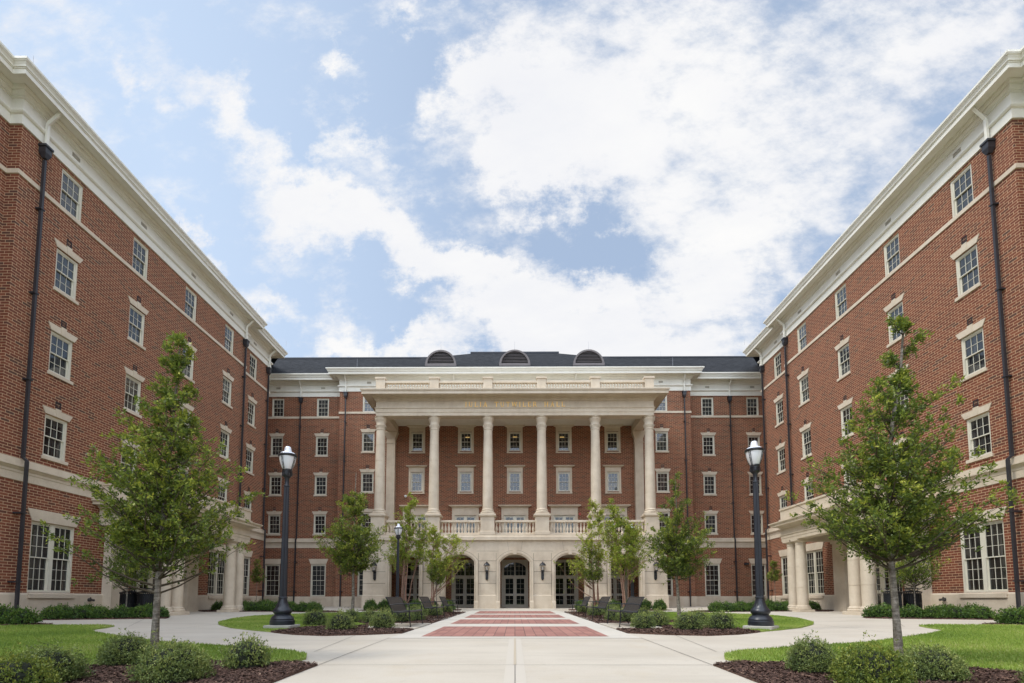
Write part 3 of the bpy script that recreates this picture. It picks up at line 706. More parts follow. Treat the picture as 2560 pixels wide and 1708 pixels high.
# balcony doors
def balcony_door():
    m = MB(); g = MB(); w, h = 1.72, 1.96
    wrect(m, -w/2, w/2, 0, h, .07, .05, .16); m.box(-.05, .05, .055, .155, .07, h-.07)
    for a, b in ((-w/2+.07, -.05), (.05, w/2-.07)):
        wrect(m, a, b, .07, h-.07, .085, .075, .125); mx = (a+b)/2
        m.box(mx-.01, mx+.01, .085, .105, .15, h-.15)
        for z in (.55, .95, 1.35): m.box(a+.085, b-.085, .087, .103, z-.01, z+.01)
        g.add([(a+.05,.108,.12),(b-.05,.108,.12),(b-.05,.108,h-.12),(a+.05,.108,h-.12)], [(0,1,2,3)])
    o = m.build('balcony_door', 'window_paint'); g.build('pane', 'door_glass', o, fix=False)
    s = MB(); q = .20
    s.box(-w/2-q, -w/2+.005, -.05, .06, 0, h+.01); s.box(w/2-.005, w/2+q, -.05, .06, 0, h+.01)
    s.box(-w/2-q, w/2+q, -.05, .06, h+.012, h+.14); s.box(-w/2-q, w/2+q, -.032, .06, h+.142, h+.60)
    s.frustum((-w/2-q, w/2+q, -.05, .06), (-w/2-q-.2, w/2+q+.2, -.26, .06), h+.602, h+.72); s.box(-w/2-q-.24, w/2+q+.24, -.30, .06, h+.722, h+.79)
    s.build('surround', 'limestone', o); return o
BD = balcony_door(); TB = tree_of(BD)
for c in WC: place(BD, TB, H, c, YP, 4.70, 0)
# arched entrance doors under the arcade
def arc_pts(hw, zs, rise, n=14):
    Rr = (hw*hw + rise*rise) / (2*rise); zc = zs + rise - Rr; a0 = math.asin(hw/Rr)
    return [(Rr*sin(-a0+2*a0*k/n), zc + Rr*cos(-a0+2*a0*k/n)) for k in range(n+1)]
def arched_door():
    m = MB(); g = MB(); zb, zt = -.64, 3.12; hw = 1.05
    arc = arc_pts(.86, 2.52, .42)
    # frame panel with an arched head: strips from arch to top
    for (x0, z0), (x1, z1) in zip(arc[:-1], arc[1:]): m.prism_xz([(x0,z0),(x1,z1),(x1,zt),(x0,zt)], .05, .17)
    m.box(-hw, -.86, .05, .17, zb, zt); m.box(.86, hw, .05, .17, zb, zt)
    m.box(-.86, .86, .055, .165, 1.76, 1.90); m.box(-.045, .045, .045, .165, 1.90, 2.93)
    g.add([(-.88,.13,1.86),(.88,.13,1.86),(.88,.13,2.95),(-.88,.13,2.95)], [(0,1,2,3)])
    Rr = (.86**2+.42**2)/.84; zc = 2.94-Rr
    for x in (-.60,-.33,.33,.60):
        m.box(x-.009, x+.009, .10, .125, 1.90, zc+sqrt(Rr*Rr-x*x))
    m.box(-.86, .86, .102, .123, 2.25-.009, 2.25+.009)
    m.box(-.62, .62, .102, .123, 2.62-.009, 2.62+.009)
    arc2 = arc_pts(.86, 2.52, .42); 
    o = m.build('arched_doorway', 'door_paint')
    for a, b in ((-.86, -.006), (.006, .86)):
        l = MB(); wrect(l, a, b, zb+.02, 1.76, .125, .07, .125)
        l.box(a+.125, b-.125, .07, .125, zb+.145, zb+.26); l.box(a+.125, b-.125, .07, .125, .30, .46)
        mx = (a+b)/2; l.box(mx-.008, mx+.008, .09, .108, zb+.26, 1.64)
        for z in (.85, 1.24): l.box(a+.125, b-.125, .092, .106, z-.008, z+.008)
        l.box(a+.125, b-.125, .092, .106, -.02, -.004)
        l.build('door_leaf', 'door_paint', o)
        g.add([(a+.1,.112,zb+.2),(b-.1,.112,zb+.2),(b-.1,.112,1.70),(a+.1,.112,1.70)], [(0,1,2,3)])
    g.build('pane', 'door_glass', o, fix=False)
    k = MB()
    for x in (-.10, .10): k.tube([(x,.07,.38),(x,.02,.38)], .022, 8); k.box(x-.03, x+.03, .052, .069, .33, .43)
    k.build('handle', 'rod_metal', o)
    return o
AD = arched_door(); TA = tree_of(AD)
for c in DC: place(AD, TA, H, c, YP, 0, 0)
for p in (BD, AD, P_small, P_top, P_gr, P_dbl, P_sur, P_vent, P_fv, *P_sillblock.values()):
    for q in [x for l in [tree_of(p)] for x in l]: bpy.data.objects.remove(q, do_unlink=True)

# ------------------------------------------------------------------ arcade
YA_, ZT, HX = 36.6, 4.19, 10.80
m = MB(); zb = -.95
edges = [-HX]
for c in DC:
    arc = [(c+x, z) for x, z in arc_pts(1.05, 2.68, .54)]
    m.box(edges[-1], c-1.05, YA_, YA_+.62, zb, ZT)
    for (x0, z0), (x1, z1) in zip(arc[:-1], arc[1:]): m.prism_xz([(x0,z0),(x1,z1),(x1,ZT),(x0,ZT)], YA_, YA_+.62)
    edges.append(c+1.05)
m.box(edges[-1], HX, YA_, YA_+.62, zb, ZT)
for s in (-1, 1): m.box(s*(HX-.5), s*HX, YA_+.62, YP, zb, ZT)
A = rel(H, m.build('arcade', 'limestone', fix=False))
t = MB(); w = .27
for c in DC:                                                     # moulded archivolts with flat jambs
    for inner, d in ((.0, .06), (.10, .12)):
        o1, o2 = 1.05+inner, 1.05+w
        pi_ = [(c-o1, zb)] + [(c+x, z) for x, z in arc_pts(o1, 2.68+inner*.25, .54+inner*.75)] + [(c+o1, zb)]
        po_ = [(c-o2, zb)] + [(c+x, z) for x, z in arc_pts(o2, 2.68+w*.25, .54+w*.75)] + [(c+o2, zb)]
        for k in range(len(pi_)-1): t.prism_xz([pi_[k], pi_[k+1], po_[k+1], po_[k]], YA_-d, YA_-.002+ (inner*.01))
    t.prism_xz([(c-.13,3.20),(c+.13,3.20),(c+.17,3.62),(c-.17,3.62)], YA_-.15, YA_)
    for s in (-1, 1):
        t.box(c+s*1.042, c+s*(1.05+w+.012), YA_-.16, YA_+.01, zb, -.20); t.frustum((*sorted((c+s*1.042, c+s*(1.062+w))), YA_-.16, YA_+.01), (*sorted((c+s*1.048, c+s*(1.052+w))), YA_-.123, YA_+.01), -.199, -.08)
t.build('arch_moulding', 'limestone', A).location = (0,0,0)
xs = [-HX] + DC + [HX]
for i in range(6):
    a = xs[i] + (0 if i == 0 else 1.05+w+.012); b = xs[i+1] - (0 if i == 5 else 1.05+w+.012)
    pb = MB(); pb.box(a+.0, b, YA_-.05, YA_, zb, .28); pb.frustum((a, b, YA_-.05, YA_), (a+.005, b-.005, YA_-.004, YA_), .281, .33); pb.build('pier_base', 'limestone', A)
for s in (-1,1): MB().box(s*HX, s*(HX+.05), YA_-.05, YP-.08, zb, .28).build('pier_base', 'limestone', A)
jn = MB()
for i in range(6):
    a = xs[i] + (0 if i == 0 else 1.05+w+.012); b = xs[i+1] - (0 if i == 5 else 1.05+w+.012)
    for z in (1.15, 1.98, 2.75): jn.box(a, b, YA_-.004, YA_-.001, z-.012, z+.012)
    for x in (a, b):
        if abs(x) < HX-.1: jn.box(x-.011, x+.011, YA_-.004, YA_-.001, .34, 3.3)
    jn.box(a-.15 if i else a, b+.15 if i < 5 else b, YA_-.004, YA_-.001, 3.44, 3.455)
for c in DC:  # dark strips along the arch mouldings: their shadow lines put in as colour
    for rr_, yy_, tt in ((1.05+w+.004, YA_-.004, .022), (1.145, YA_-.124, .012)):
        a_ = [(c+x, z) for x, z in arc_pts(rr_, 2.68+(rr_-1.05)*.25, .54+(rr_-1.05)*.75)]; b_ = [(c+x, z) for x, z in arc_pts(rr_+tt, 2.68+(rr_-1.05)*.25, .54+(rr_-1.05)*.75+tt)]
        if tt > .02: jn.add([(q[0], yy_, q[1]) for q in a_]+[(q[0], yy_, q[1]) for q in b_], [(i, i+1, i+1+len(a_), i+len(a_)) for i in range(len(a_)-1)])
        for s in (-1,1): jn.box(c+s*rr_, c+s*(rr_+tt*.7), yy_-.001, yy_+.003, -.05, 2.70)
    for s in (-1,1): jn.add([(c+s*.42,YA_-.003,3.46),(c+s*.43,YA_-.003,3.46),(c+s*.56,YA_-.003,4.17),(c+s*.55,YA_-.003,4.17)], [(0,1,2,3)])
jn.build('joint_and_shade_line', 'stone_joint_shade', A)
# string course and balcony slab
sc = [( -HX,YP),(-HX,YA_),(HX,YA_),(HX,YP)]
rel(H, MB().sweep(sc, [(-.3,ZT),(.05,ZT),(.05,4.20),(.16,4.22),(.16,4.47),(.10,4.50),(.06,4.52),(.06,4.62),(-.4,4.64)], loop=True).build('string_course', 'limestone'))
d = MB(); d.box(-HX+.29, HX-.29, YA_+.29, YP, 4.40, 4.60); d.box(-HX+.5, HX-.5, YA_+.62, YP, 3.30, 3.36)
rel(H, d.build('balcony_deck', 'limestone'))
rel(H, MB().box(-HX+.5, HX-.5, YA_+.02, YP+.3, -.9, -.625).build('arcade_floor', 'border_concrete'))
# ---- balustrades, pedestals, columns
CX = [-9.85, -5.90, -1.966, 1.966, 5.90, 9.85]; YC_ = 37.08
bal = MB(); bal.lathe([(.085,0),(.085,.05),(.05,.07),(.052,.10),(.088,.22),(.092,.30),(.07,.42),(.045,.54),(.043,.62),(.06,.68),(.05,.70),(.08,.73),(.08,.78)], 0, 0, 10)
BAL = bal.build('baluster', 'limestone', smooth=True)
def rail_section(x0, x1, y0, y1, z0, h, n, name='balustrade'):
    m = MB(); along = abs(x1-x0) > abs(y1-y0)
    if along: m.cbox(x0, x1, y0-.13, y0+.13, z0, z0+.14, .012); m.cbox(x0, x1, y0-.15, y0+.15, z0+h-.15, z0+h, .02)
    else: m.cbox(x0-.13, x0+.13, y0, y1, z0, z0+.14, .012); m.cbox(x0-.15, x0+.15, y0, y1, z0+h-.15, z0+h, .02)
    o = rel(H, m.build(name, 'limestone')); zz = (h-.29)/.78
    for k in range(n):
        f = (k+.5)/n; c = BAL.copy(); COL.objects.link(c); c.parent = o
        c.location = (x0+(x1-x0)*f if along else x0, y0 if along else y0+(y1-y0)*f, z0+.14); c.scale = (1,1,zz)
    return o
zt = 4.66; ph = 6.12
for i in range(5): rail_section(CX[i]+.52, CX[i+1]-.52, YC_, YC_, zt, 1.06, 12)
for s in (-1, 1): rail_section(s*9.85, s*9.85, YC_+.52, YP-.4, zt, 1.06, 9)
for x in CX:
    m = MB(); m.cbox(x-.57, x+.57, YC_-.51, YC_+.51, zt-.02, zt+.22, .02); m.cbox(x-.50, x+.50, YC_-.45, YC_+.45, zt+.22, ph-.22, .015)
    m.frustum((x-.50,x+.50,YC_-.45,YC_+.45), (x-.60,x+.60,YC_-.55,YC_+.55), ph-.219, ph-.12); m.cbox(x-.61, x+.61, YC_-.56, YC_+.56, ph-.119, ph, .01)
    rel(H, m.build('pedestal', 'limestone'))
    c = MB(); prc = [(6.55,.375),(7.6,.37),(9.0,.362),(10.4,.345),(11.6,.325),(12.40,.312)]
    def rc_(z): return next(a[1]+(b[1]-a[1])*(z-a[0])/(b[0]-a[0]) for a, b in zip(prc[:-1], prc[1:]) if a[0] <= z <= b[0]+1e-6)
    pl = []
    for z, r_ in prc: pl.append((r_, z))
    for z in (7.72, 8.9, 10.08, 11.26): pl += [(rc_(z), z-.012), (rc_(z)-.014, z-.008), (rc_(z)-.014, z+.008), (rc_(z), z+.012)]
    c.lathe(sorted(pl, key=lambda q: q[1]), x, YC_, 28)
    co = rel(H, c.build('column', 'limestone', smooth=True))
    b = MB(); b.cbox(x-.50, x+.50, YC_-.48, YC_+.48, ph+.001, ph+.10, .01)
    b.lathe([(.48,ph+.102),(.50,ph+.14),(.50,ph+.19),(.46,ph+.23),(.43,ph+.25),(.425,ph+.28),(.45,ph+.31),(.45,ph+.35),(.41,ph+.38),(.385,ph+.40),(.375,ph+.44)], x, YC_, 28)
    b.build('column_base', 'limestone', co, smooth=True)
    k = MB(); k.lathe([(.312,12.38),(.345,12.40),(.345,12.47),(.318,12.49),(.322,12.72),(.35,12.74),(.33,12.78),(.335,12.90),(.37,13.02),(.43,13.13),(.455,13.18),(.455,13.22),(.42,13.24),(.44,13.27),(.475,13.30),(.475,13.345)], x, YC_, 28)
    for q in range(14):                                           # leaf tips round the necking
        a = 2*pi*q/14; ca, sa = cos(a), sin(a); rr = .322
        def pt(r, w_, z): return (x + ca*r - sa*w_, YC_ + sa*r + ca*w_, z)
        k.add([pt(rr,-.055,12.52), pt(rr,.055,12.52), pt(rr+.05,.05,12.66), pt(rr+.085,0,12.74), pt(rr+.05,-.05,12.66), pt(rr+.01,0,12.76)], [(0,1,2,3,4),(2,5,3),(3,5,4),(1,5,2),(0,4,5)])
    k.build('capital', 'limestone', co, smooth=True)
for s in (-1, 1):
    x = s*9.85; m = MB(); m.box(x-.33, x+.33, YP-.38, YP, 6.2, 12.42); m.box(x-.40, x+.40, YP-.45, YP, 4.62, 6.18)
    m.frustum((x-.33,x+.33,YP-.38,YP), (x-.50,x+.50,YP-.52,YP), 12.74, 13.22); m.box(x-.36,x+.36,YP-.41,YP,12.42,12.50); m.box(x-.335,x+.335,YP-.385,YP,12.50,12.74); m.box(x-.51,x+.51,YP-.53,YP,13.22,13.345)
    rel(H, m.build('pilaster', 'limestone'))
# ---- entablature
EX = 10.11
ep = [(-EX,YP),(-EX,YA_),(EX,YA_),(EX,YP)]
PEN = [(-.75,13.35),(.0,13.35),(.0,13.58),(.035,13.60),(.035,13.84),(.06,13.86),(.10,13.90),(.10,13.93),(.0,13.94),(.0,14.42),(.05,14.45),(.10,14.52),(.12,14.60),(.20,14.62),(.26,14.70),(.30,14.72),(.34,14.70),(.80,14.70),(.80,14.66),(.84,14.66),(.84,14.84),(.87,14.86),(.90,14.90),(.93,14.96),(.93,15.02),(.88,15.03),(-.75,15.08)]
rel(H, MB().sweep(ep, PEN, loop=True).build('entablature', 'limestone'))
c = MB(); c.box(-EX+.7, EX-.7, YA_+.7, YP, 13.92, 14.0); c.box(-EX+.7, EX-.7, YA_+.7, YP, 15.0, 15.06)
rel(H, c.build('portico_ceiling', 'painted_trim'))
# raised gilt serif lettering
def letters(txt, x0, x1, z0, hgt, yface, parent):
    L = {'J':(.42,[('s',.26,.30,1)]), 'U':(.86,0),'L':(.70,0),'I':(.34,0),'A':(.86,0),'T':(.78,0),'W':(1.15,0),'E':(.70,0),'R':(.82,0),'H':(.90,0),' ':(.75,0)}
    gap = .42; tot = sum(L[c][0]+gap for c in txt)-gap; k = (x1-x0)/tot; m = MB(); x = x0
    th, tn, sf, st = .20, .12, .07, .10
    def bar(a, b, z, w): m.prism_xz([(x+(a-w/2)*k2,z0+z[0]*hgt),(x+(a+w/2)*k2,z0+z[0]*hgt),(x+(b+w/2)*k2,z0+z[1]*hgt),(x+(b-w/2)*k2,z0+z[1]*hgt)], yface-.05, yface)
    def hb(a, b, z, t): m.box(x+a*k2, x+b*k2, yface-.049, yface, z0+(z-t/2)*hgt, z0+(z+t/2)*hgt)
    k2 = k
    def serif(c, z): hb(c-.13, c+.13, z, .055)
    for ch in txt:
        w = L[ch][0]; m = MB()
        if ch == 'I': bar(w/2,w/2,(0,1),th); serif(w/2,.035); serif(w/2,.965)
        elif ch == 'L': bar(.15,.15,(0,1),th); serif(.15,.965); serif(.12,.035); hb(.1,w,.045,.09); bar(w-.03,w,(.05,.28),.06)
        elif ch == 'T': bar(w/2,w/2,(0,1),th); hb(0,w,.95,.09); serif(w/2,.035); bar(.04,.02,(.75,.95),.06); bar(w-.04,w-.02,(.75,.95),.06)
        elif ch == 'H': bar(.16,.16,(0,1),th); bar(w-.16,w-.16,(0,1),th); hb(.16,w-.16,.5,.08); [serif(q,z) for q in (.16,w-.16) for z in (.035,.965)]
        elif ch == 'E': bar(.15,.15,(0,1),th); hb(.05,w,.045,.09); hb(.05,w-.05,.955,.09); hb(.15,w-.16,.52,.08); bar(w-.03,w,(.05,.26),.06); bar(w-.08,w-.06,(.76,.95),.06)
        elif ch == 'U':
            bar(.16,.16,(.25,1),th); bar(w-.16,w-.16,(.25,1),tn); serif(.16,.965); serif(w-.16,.965)
            n = 10
            for i in range(n):
                a0, a1 = pi+pi*i/n, pi+pi*(i+1)/n; cx = w/2; ro = w/2-.085; ri = ro-.13
                q = [(ro*cos(a0),.30+.30*sin(a0)),(ro*cos(a1),.30+.30*sin(a1)),(ri*cos(a1),.30+.20*sin(a1)),(ri*cos(a0),.30+.20*sin(a0))]
                m.prism_xz([(x+(cx+a)*k, z0+b*hgt) for a, b in q], yface-.05, yface)
        elif ch == 'J':
            bar(.27,.27,(.05,1),th); serif(.27,.965); bar(.05,.25,(-.14,.08),.10); hb(-.02,.10,-.10,.09)
        elif ch == 'A': bar(.12,w/2,(0,1),tn); bar(w-.14,w/2,(0,1),th); hb(.25,w-.25,.34,.07); serif(.12,.035); serif(w-.14,.035)
        elif ch == 'W': bar(.30,.14,(0,1),th); bar(.30,w/2,(0,1),tn); bar(w-.30,w/2,(0,1),th); bar(w-.30,w-.12,(0,1),tn); [serif(q,.965) for q in (.14,w/2,w-.12)]
        elif ch == 'R':
            bar(.15,.15,(0,1),th); serif(.15,.035); hb(.05,.45,.955,.08); hb(.15,.45,.50,.08); bar(w-.05,.40,(0,.5),th)
            for i in range(8):
                a0, a1 = -pi/2+pi*i/8, -pi/2+pi*(i+1)/8
                q = [(.22*cos(a0),.73+.265*sin(a0)),(.22*cos(a1),.73+.265*sin(a1)),(.09*cos(a1),.73+.19*sin(a1)),(.09*cos(a0),.73+.19*sin(a0))]
                m.prism_xz([(x+(.44+a)*k, z0+b*hgt) for a, b in q], yface-.05, yface)
        if m.v: m.build('letter', 'gold', parent, fix=False)
        x += (w+gap)*k
SL = bpy.data.objects.new('sign_lettering', None); COL.objects.link(SL); rel(H, SL)
letters('JULIA TUTWILER HALL', -3.64, 3.64, 13.985, .36, YA_-.002, SL)
# ---- roof balustrade
zr = 15.03; PY = YA_+.15
for i in range(5):
    m = MB(); x0, x1 = CX[i]+.34, CX[i+1]-.34
    m.cbox(x0, x1, PY-.02, PY+.24, zr, zr+.22, .01); m.cbox(x0, x1, PY-.04, PY+.26, zr+.82, zr+.98, .015)
    o = rel(H, m.build('roof_balustrade', 'limestone')); b = MB()
    for k in range(16):
        xx = x0+(x1-x0)*(k+.5)/16; b.lathe([(.075,zr+.22),(.075,zr+.26),(.045,zr+.29),(.082,zr+.40),(.085,zr+.47),(.042,zr+.64),(.055,zr+.72),(.075,zr+.75),(.075,zr+.82)], xx, PY+.11, 8)
    b.build('baluster_row', 'limestone', o, smooth=True)
for s in (-1, 1):
    m = MB(); x = s*9.85; m.box(x-.12, x+.12, PY+.4, YP, zr, zr+.98); rel(H, m.build('roof_balustrade', 'limestone'))
for x in CX:
    m = MB(); m.cbox(x-.335, x+.335, PY-.06, PY+.80, zr, zr+1.12, .01); m.cbox(x-.39, x+.39, PY-.12, PY+.86, zr+1.121, zr+1.25, .012)
    rel(H, m.build('parapet_pier', 'limestone'))
# ---- roofs
r = MB(); e0, yr, zr_ = YF-.86, 52.0, 25.07
r.add([(-34,e0,ZE-.03),(34,e0,ZE-.03),(34,yr,zr_),(-34,yr,zr_),(-34,63.4,ZE-.03),(34,63.4,ZE-.03)], [(0,1,2,3),(3,2,5,4)])
rel(H, r.build('roof', 'roof_shingle', fix=False))
r = MB(); e1 = YP-.86; hx = XP+.86
r.add([(-hx,e1,ZE-.02),(hx,e1,ZE-.02),(4.37,52.0,25.60),(-4.37,52.0,25.60),(-hx,62,ZE-.02),(hx,62,ZE-.02)], [(0,1,2,3),(1,5,2),(0,3,4),(3,2,5,4)])
rel(H, r.build('roof', 'roof_shingle', fix=False))
rc = MB(); rc.box(-34,-4.0,yr-.14,yr+.2,zr_-.04,zr_+.10); rc.box(4.0,34,yr-.14,yr+.2,zr_-.04,zr_+.10); rc.box(-4.6,4.6,51.86,52.2,25.54,25.72)
rel(H, rc.build('ridge_cap', 'ridge_metal'))
for cx in (-6.03, 0, 6.03):
    yb_, zb_, rr, hh = 40.72, 19.05, 1.27, 1.27
    f = MB(); n = 20; aro = [(cx+rr*cos(pi-pi*k/n), zb_+hh*sin(pi*k/n)) for k in range(n+1)]; ari = [(cx+(rr-.18)*cos(pi-pi*k/n), zb_+.10+(hh-.24)*sin(pi*k/n)) for k in range(n+1)]
    for k in range(n): f.prism_xz([aro[k], aro[k+1], ari[k+1], ari[k]], yb_-.10, yb_+.12)
    f.box(cx-rr, cx+rr, yb_-.12, yb_+.12, zb_-.10, zb_+.10)
    o = rel(H, f.build('roof_vent', 'dormer_bronze', fix=False))
    sh = MB()
    for k in range(n):
        (x0,z0),(x1,z1) = aro[k], aro[k+1]
        sh.add([(x0*1.0,yb_+.1,z0-.03),(x1,yb_+.1,z1-.03),(x1,yb_+3.4,z1-.03),(x0,yb_+3.4,z0-.03)], [(0,1,2,3)])
    sh.build('vent_hood', 'ridge_metal', o, fix=False)
    lv = MB(); lv.prism_xz(ari, yb_+.08, yb_+.10)
    lo = lv.build('louvre_back', 'vent_dark', o); sl = MB()
    for k in range(8):
        z = zb_+.16+k*.125; q = 1-((z-zb_-.08)/(hh-.2))**2
        if q <= .03: continue
        hw = (rr-.16)*sqrt(q); sl.add([(cx-hw,yb_-.03,z-.03),(cx+hw,yb_-.03,z-.03),(cx+hw,yb_+.06,z+.045),(cx-hw,yb_+.06,z+.045),(cx-hw,yb_-.03,z-.015),(cx+hw,yb_-.03,z-.015),(cx+hw,yb_+.06,z+.06),(cx-hw,yb_+.06,z+.06)], [(0,1,2,3),(4,5,6,7),(0,1,5,4),(3,2,6,7),(0,3,7,4),(1,2,6,5)])
    sl.build('louvre', 'dormer_bronze', o, fix=False)
    MB().tube([(cx,yb_+.05,zb_+hh),(cx,yb_+.05,zb_+hh+.75)], [.012,.006], 5).build('lightning_rod', 'rod_metal', o)
for x, y, z in ((-15.2,52,25.15),(-9,52,25.15),(9,52,25.15),(15.2,52,25.15),(-12.7,40.2,18.8),(12.7,40.2,18.8)):
    rel(H, MB().tube([(x,y,z-.1),(x,y,z+.62)], [.011,.006], 5).build('lightning_rod', 'rod_metal'))
# outlets behind the roof balustrade
for x in (-4.9, 4.9):
    u = MB(); u.box(x-.05, x+.05, YP-.22, YP-.13, 16.0, 17.52); u.tube([(x,YP-.175,17.45),(x,YP-.19,17.56),(x,YP-.62,18.0),(x,YP-.66,18.08)], .068, 4)
    rel(H, u.build('gutter_outlet', 'painted_trim'))
bpy.data.objects.remove(BAL, do_unlink=True)
# ------------------------------------------------------------------ ground, paving, lawns, mulch
def struct(o, kind='structure'): o['kind'] = kind; return o
def drape(name, poly, lift, mat, step=.8, skirt=.05, kind='structure', sub=None):
    """polygon in plan laid on the courtyard surface, with a skirt round its edge"""
    P = []
    for i in range(len(poly)):                                  # subdivide the outline
        a, b = Vector(poly[i]), Vector(poly[(i+1) % len(poly)]); k = max(1, int((b-a).length/step))
        P += [a.lerp(b, j/k) for j in range(k)]
    n = len(P); xs = [p.x for p in P]; ys = [p.y for p in P]; pts = list(P)
    x = min(xs)+step/2
    while x < max(xs):
        y = min(ys)+step/2
        while y < max(ys): pts.append(Vector((x, y))); y += step
        x += step
    v, e, f, *_ = delaunay_2d_cdt(pts, [], [list(range(n))], 1, 1e-4)
    m = MB(); m.v = [(p.x, p.y, gz(p.x, p.y)+lift) for p in v]; m.f = [tuple(q) for q in f]
    if skirt:
        o = len(m.v); m.v += [(p.x, p.y, gz(p.x,p.y)+lift) for p in P] + [(p.x, p.y, gz(p.x,p.y)-skirt) for p in P]
        m.f += [(o+i, o+(i+1)%n, o+n+(i+1)%n, o+n+i) for i in range(n)]
    o = m.build(name, mat, fix=True); o['kind'] = kind; return o
def mir(poly): return [(-x, y) for x, y in poly][::-1]

def sheet(name, x0, x1, y0, y1, nx, ny, lift, mat):
    m = MB()
    for j in range(ny+1):
        for i in range(nx+1):
            x, y = x0+(x1-x0)*i/nx, y0+(y1-y0)*j/ny; m.v.append((x, y, gz(x,y)+lift))
    for j in range(ny):
        for i in range(nx): a = j*(nx+1)+i; m.f.append((a, a+1, a+nx+2, a+nx+1))
    return struct(m.build(name, mat, fix=False, smooth=True))
sheet('ground', -700, 700, -700, 700, 60, 60, -.16, 'ground_grass')
sheet('pavement', -17.9, 17.9, -14, 41.6, 72, 110, 0, 'concrete')

LAWN = [(-17.8,13.9),(-13.94,14.0),(-13.2,14.25),(-12.4,14.5),(-11.9,14.75),(-11.3,14.6),(-10.98,13.9),(-10.7,13.0),(-9.87,12.19),(-8.79,11.36),(-6.77,9.85),(-6.19,9.48),(-5.26,9.09),(-3.97,8.42),(-3.5,8.2),(-3.1,7.75),(-2.93,7.3),(-2.95,6.98),
        (-3.2,6.80),(-3.97,6.99),(-4.4,6.92),(-5.4,6.47),(-5.9,5.7),(-6.1,4.6),(-6.2,1.5),(-17.8,1.5)]
MUL = [(-2.95,6.98),(-2.82,6.86),(-2.53,6.69),(-2.48,5.3),(-2.45,1.5),(-6.2,1.5),(-6.1,4.6),(-5.9,5.7),(-5.4,6.47),(-4.4,6.92),(-3.97,6.99),(-3.2,6.80)]
ISL = [(-6.0,12.75),(-6.81,13.39),(-7.88,14.37),(-9.1,15.9),(-9.75,17.0),(-10.65,19.62),(-11.0,21.8),(-10.6,23.6),(-9.6,25.8),(-8,27.2),(-6.75,27.8),(-5.45,27.6),
       (-5.4,24),(-5.5,20),(-5.6,18.2),(-5.5,17.2),(-4.95,16.5),(-4.45,15.6),(-4.7,14.9),(-5.3,15.2),(-5.9,14.6)]
MIS = [(-2.67,12.34),(-3.4,11.85),(-4.27,11.55),(-5.1,11.9),(-5.79,12.5),(-6.0,12.75),(-5.9,14.6),(-5.3,15.2),(-4.7,14.9),(-4.45,15.6),(-4.1,14.5),(-4.05,13.9),(-2.67,13.72)]
MST = [(-2.67,16.62),(-2.67,28.1),(-4.2,28.8),(-6.5,28.9),(-6.75,27.98),(-5.45,27.6),(-5.4,24),(-5.5,20),(-5.6,18.2),(-5.5,17.2),(-4.95,16.5),(-4.45,15.6),(-4.08,15.4),(-4.05,16.62)]
BDA = [(-17.85,14.02),(-13.94,14.06),(-13.3,14.4),(-13.5,15.1),(-15,15.5),(-17.85,15.6)]
BDB = [(-17.42,17.3),(-16.2,17.55),(-13.3,18.8),(-12.95,19.2),(-13.3,19.9),(-14.2,20.35),(-17.42,20.4)]
BHG = [(-16.2,26.9),(-10.3,27.6),(-9.5,28.4),(-10.4,29.6),(-17.4,30.4),(-17.4,28.2)]
BFR = [(-9.6,31.7),(-8.8,30.9),(-6.5,30.6),(-4.2,30.7),(-3.3,31.6),(-3.5,34.0),(-5.5,34.8),(-9.2,34.6)]
BRC = [(-17.8,32.4),(-15.9,32.6),(-15.7,35.9),(-17.8,36.2)]
for nm, P, lift, mt in (('lawn',LAWN,.035,'lawn_turf'),('mulch_bed',MUL,.02,'bark_mulch'),('lawn',ISL,.035,'lawn_turf'),('mulch_bed',MIS,.03,'bark_mulch'),('mulch_bed',MST,.02,'bark_mulch'),
                        ('mulch_bed',BDA,.03,'bark_mulch'),('mulch_bed',BDB,.03,'bark_mulch'),('mulch_bed',BHG,.03,'bark_mulch'),('mulch_bed',BFR,.03,'bark_mulch'),('mulch_bed',BRC,.03,'bark_mulch')):
    for Q in (P, mir(P)): drape(nm, Q, lift, mt, step=.5 if nm == 'mulch_bed' else .8)
# a far belt of trees behind the camera closes the open side of the courtyard
fr = random.Random(3); m = MB(); n = 90; prev = None
for j in range(2):
    for i in range(n):
        a = pi*1.06 + (pi*.88)*i/(n-1); rr = 95+j*9+fr.uniform(-4,4); h = fr.uniform(7, 12)+4*abs(sin(i*.37))
        k = 7; o = len(m.v)
        for q in range(k):
            t = 2*pi*q/k; w_ = fr.uniform(3.2,4.6)
            for z, f in ((-1.2,.5),(h*.25,1.0),(h*.55,1.05),(h*.85,.65),(h,.1)): m.v.append((rr*cos(a)+w_*f*cos(t)+fr.uniform(-.5,.5), rr*sin(a)+w_*f*sin(t)+fr.uniform(-.5,.5), z+fr.uniform(-.4,.4)))
        for q in range(k):
            for z in range(4): b = (q+1)%k; m.f.append((o+q*5+z, o+b*5+z, o+b*5+z+1, o+q*5+z+1))
tag(m.build('distant_woodland', 'shrub_core', fix=False), 'dark belt of distant trees closing the open end of the courtyard', 'woodland', kind='stuff')
